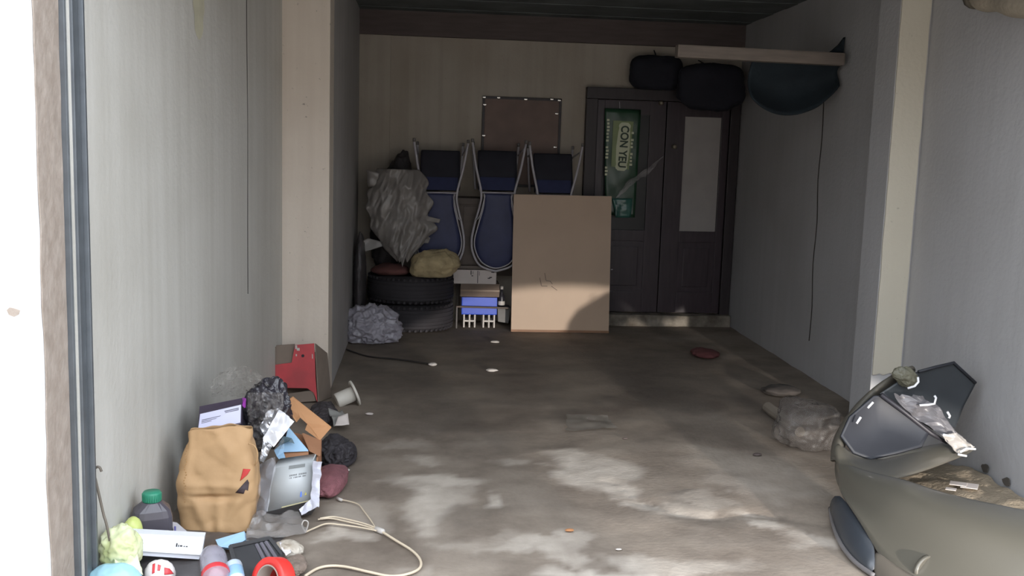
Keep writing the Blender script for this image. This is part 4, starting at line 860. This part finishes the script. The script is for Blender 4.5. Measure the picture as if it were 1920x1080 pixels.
bm = B(); quadsheet(bm, px4b((1765, 815, 4.55), (1795, 812, 4.56), (1826, 838, 4.54), (1796, 852, 4.52)), 16, 14, .03, 16, 2, .06); obj('torn_edge', bm, mat('torn_pale_plastic', rgb(190, 184, 178), .3, alpha=.8, var=.15), t, False, solid=.002)
bm = B(); crumple(bm, atb(1697, 706, 4.74), (.06, .03, .045), 12, .35, 18, 4, None, R3(0, 20, 0)); obj('torn_bracket', bm, mat('olive_bracket', rgb(106, 104, 88), .5, var=.2, scale=18), t)
M_wclip = mat('white_nylon', rgb(232, 232, 236), .4)
for pts in (((1702, 728), (1715, 724), (1722, 716), (1721, 707)), ((1724, 760), (1740, 759), (1752, 757), (1755, 746), (1752, 742)), ((1776, 772), (1781, 780), (1779, 784)), ((1606, 794), (1614, 782)), ((1627, 765), (1637, 754)), ((1800, 848), (1812, 841), (1829, 842)), ((1796, 852), (1812, 855)), ((1768, 815), (1790, 819))):
    bm = B(); tube(bm, [atb(x, y, 4.50 if y > 811 else 4.6) for x, y in pts], .0055, 6); obj('clip', bm, M_wclip, t, True)
vt = A((1574, 922, 4.30), (1602, 962, 4.06), (1628, 1002, 3.88), (1638, 1026, 3.79))
vl = [fl(x, y, .008) for x, y in ((1557, 955), (1563, 988), (1578, 1024), (1604, 1056))]
vm = [a.lerp(b, .5)+V((-.03, -.03, .015)) for a, b in zip(vt, vl)]
k1, k2 = atb(1640, 1030, 3.78), fl(1640, 1082, .008)
gridobj('valance', [vt+[k1], vm+[k1.lerp(k2, .5)+V((-.01, -.02, .01))], vl+[k2]], M_val, 1)
lt = [k1]+A((1662, 1048, 3.70), (1702, 1078, 3.58), (1800, 1118, 3.40), (1930, 1158, 3.22)); ll = [k2]+[fl(x, y, .008) for x, y in ((1668, 1104), (1710, 1130), (1810, 1180), (1940, 1226))]
gridobj('lower_lip', [lt, [a.lerp(b, .5)+V((-.008, -.015, 0)) for a, b in zip(lt, ll)], ll], mat('brownish_lip', rgb(100, 93, 84), .4, var=.06))
val = [vt, vm, vl+[k2]]
bm = B(); tube(bm, smoothpath([V((p.x, p.y, max(.012, p.z))) for p in val[2]], 5), .01, 8); obj('valance_lip', bm, mat('grey_lip', rgb(120, 116, 116), .4), t, True)
bm = B(); q = px4b((1612, 968, 4.06), (1617, 966, 4.05), (1640, 996, 3.93), (1634, 1002, 3.935)); hull8(bm, q, V((0, .02, 0))); obj('reflector', bm, mat('dark_reflector', rgb(96, 92, 80), .3), t)
bm = B(); lathe(bm, [(0, .001), (.05, .002), (.06, .006), (.064, .004), (.066, -.01), (0, -.012)], atb(1736, 1068, 3.60), Matrix.Rotation(math.pi/2, 3, 'X')@R3(0, 30, 0), 28, 1, .8); obj('lamp_cover', bm, M_ol, t, True)
# dirt, chips and holes along the wall foot behind the bumper
bm = B()
def dirt(u, v):
    y = 3.7+1.15*u; x = 2.756-.42*v*(.6+.4*u); k = noise.noise(V((x*14, y*14, 0)))
    return V((x, y, .002+max(0, (.05*(1-v)+.022*k)*min(1, 6*u, 6*(1-u), 5*(1-v)))))
sheet(bm, dirt, 40, 18); o = obj('dirt', bm, mat('dusty_dirt', rgb(152, 138, 118), .95, bump=.8, scale=14), None, True); o['kind'] = 'stuff'; tag(o, 'drift of brown dirt along the foot of the right wall behind the bumper', 'dirt')
for (x, y, sx_, sy_, lab) in ((1797, 907, 16, 5, 'whitest paint flake on the dirt behind the bumper'), (1818, 911, 16, 7, 'broad pale paint flake on the dirt nearest the wall foot'), (1783, 917, 10, 3, 'thin pale paint flake on the dirt nearest the bumper opening')):
    p = fl(x, y, .05); s_ = p.y/F_PX; bm = B(); cell(bm, p, (sx_*s_*2, sy_*s_*4, .004), R3(4, -3, -35), .001); tag(obj('paint_flake', bm, M_carton), lab, 'flake', 'paint flakes behind the bumper')
for k, (x, y, ry, rz) in enumerate(((1748, 873, .035, .016), (1848, 878, .03, .024), (1888, 903, .03, .02), (1768, 880, .012, .03))):
    d = ray(x, y); p = V((0, 0, CAM_H))+d*(RX/d.x); bm = B()
    bm.faces.new([bm.verts.new(V((RX-.002, p.y+ry*math.cos(a)*(1+.25*math.sin(3*a+k)), p.z+rz*math.sin(a)*(1+.2*math.cos(2*a+k))))) for a in [2*math.pi*i/12 for i in range(12)]]); struct(obj('trim_%d' % (13+k), bm, mat('chipped_hole', rgb(88, 82, 76), .95), None, solid=.003))
# clear bag and stick at the right wall
bm = B(); c = fl(1525, 862); crumple(bm, (c.x+.05, c.y+.25, .12), (.15, .12, .12), 91, .3, 6, 6, .001, R3(0, 10, 0), 4); tag(obj('plastic_bag', bm, mat('hazy_plastic', rgb(104, 99, 96), .45, alpha=.36, var=.1), None, True), 'hazy clear plastic bag on the floor behind the bumper end', 'bag')
a, b = fl(1440, 764, .03), fl(1500, 810, .03); bm = B(); tube(bm, [a, a.lerp(b, .2), b], [.035, .035, .03], 10); tag(obj('timber_offcut', bm, mat('grey_timber', rgb(134, 124, 112), .8, scale=5)), 'short grey timber offcut poking out from the hazy bag', 'timber')
bm = B(); crumple(bm, fl(1466, 732, .03), (.12, .1, .03), 95, .3, 9, 4, .001); tag(obj('rag', bm, mat('dark_rag', rgb(70, 64, 60), .9), None, True), 'dark grey rag on the floor at the foot of the right wall', 'rag')
# rounded canvas roll high on the right wall
M_canvas = mat('brown_canvas', rgb(150, 140, 124), .85, bump=.5, bscale=30, scale=10)
t = thing('canvas_roll', 'rolled brown canvas hung high on the near right wall', 'canvas', (2.6, 4.6, 2.2))
a, b = at(1822, -6, 4.75), at(1985, 18, 4.1); a.x = 2.62; b.x = 2.64
bm = B(); pp = [a.lerp(b, i/14) for i in range(15)]; tube(bm, [p+V((0, 0, .008*noise.noise(p*12))) for p in pp], [.05+.016*math.sin(i*1.1)*.4+.012*min(1, i/3) for i in range(15)], 14); obj('roll', bm, M_canvas, t, True)
bm = B(); tube(bm, [pp[0]+V((0, -.01, 0)), pp[0]+V((0, .03, .01))], .06, 12); obj('roll_end', bm, mat('dark_canvas', rgb(84, 78, 68), .9), t, True)
for k in (2, 11):
    bm = B(); tube(bm, [pp[k]+V((0, 0, .07)), V((2.765, pp[k].y, pp[k].z+.08))], .008, 6); obj('bracket', bm, M_track, t)
p = at(1897, 36, 4.5); bm = B(); tube(bm, smoothpath([V((2.69, 4.42, 2.19)), V((2.74, 4.42, 2.15)), V((2.752, 4.42, 2.09))], 4), .005, 6); obj('cord', bm, M_fascia, t, True)
# pale smear of old filler high on the left wall
bm = B()
def smear(u, v):
    Y = 4.62+.16*(u-.5)*math.sin(math.pi*v)**.5*(1+.3*noise.noise(V((v*5, 0, 0)))); return V((wallx(Y)+.0025, Y, 1.98+.32*v))
sheet(bm, smear, 6, 20); struct(obj('trim_17', bm, mat('yellowish_filler', rgb(204, 200, 176), .8, var=.1, scale=12)))

# thin dark seam down the left wall near the pillar
for k, (Y, za, zb, r_) in enumerate(((5.42, .75, 2.7, .003),)):
    bm = B(); tube(bm, smoothpath([V((wallx(Y)+.001, Y+.008*math.sin(z*5), z)) for z in (za, za+.4, za+.9, za+1.4, zb)], 3), r_, 4); struct(obj('trim_%d' % (18+k), bm, bpy.data.materials['crack_dark']))
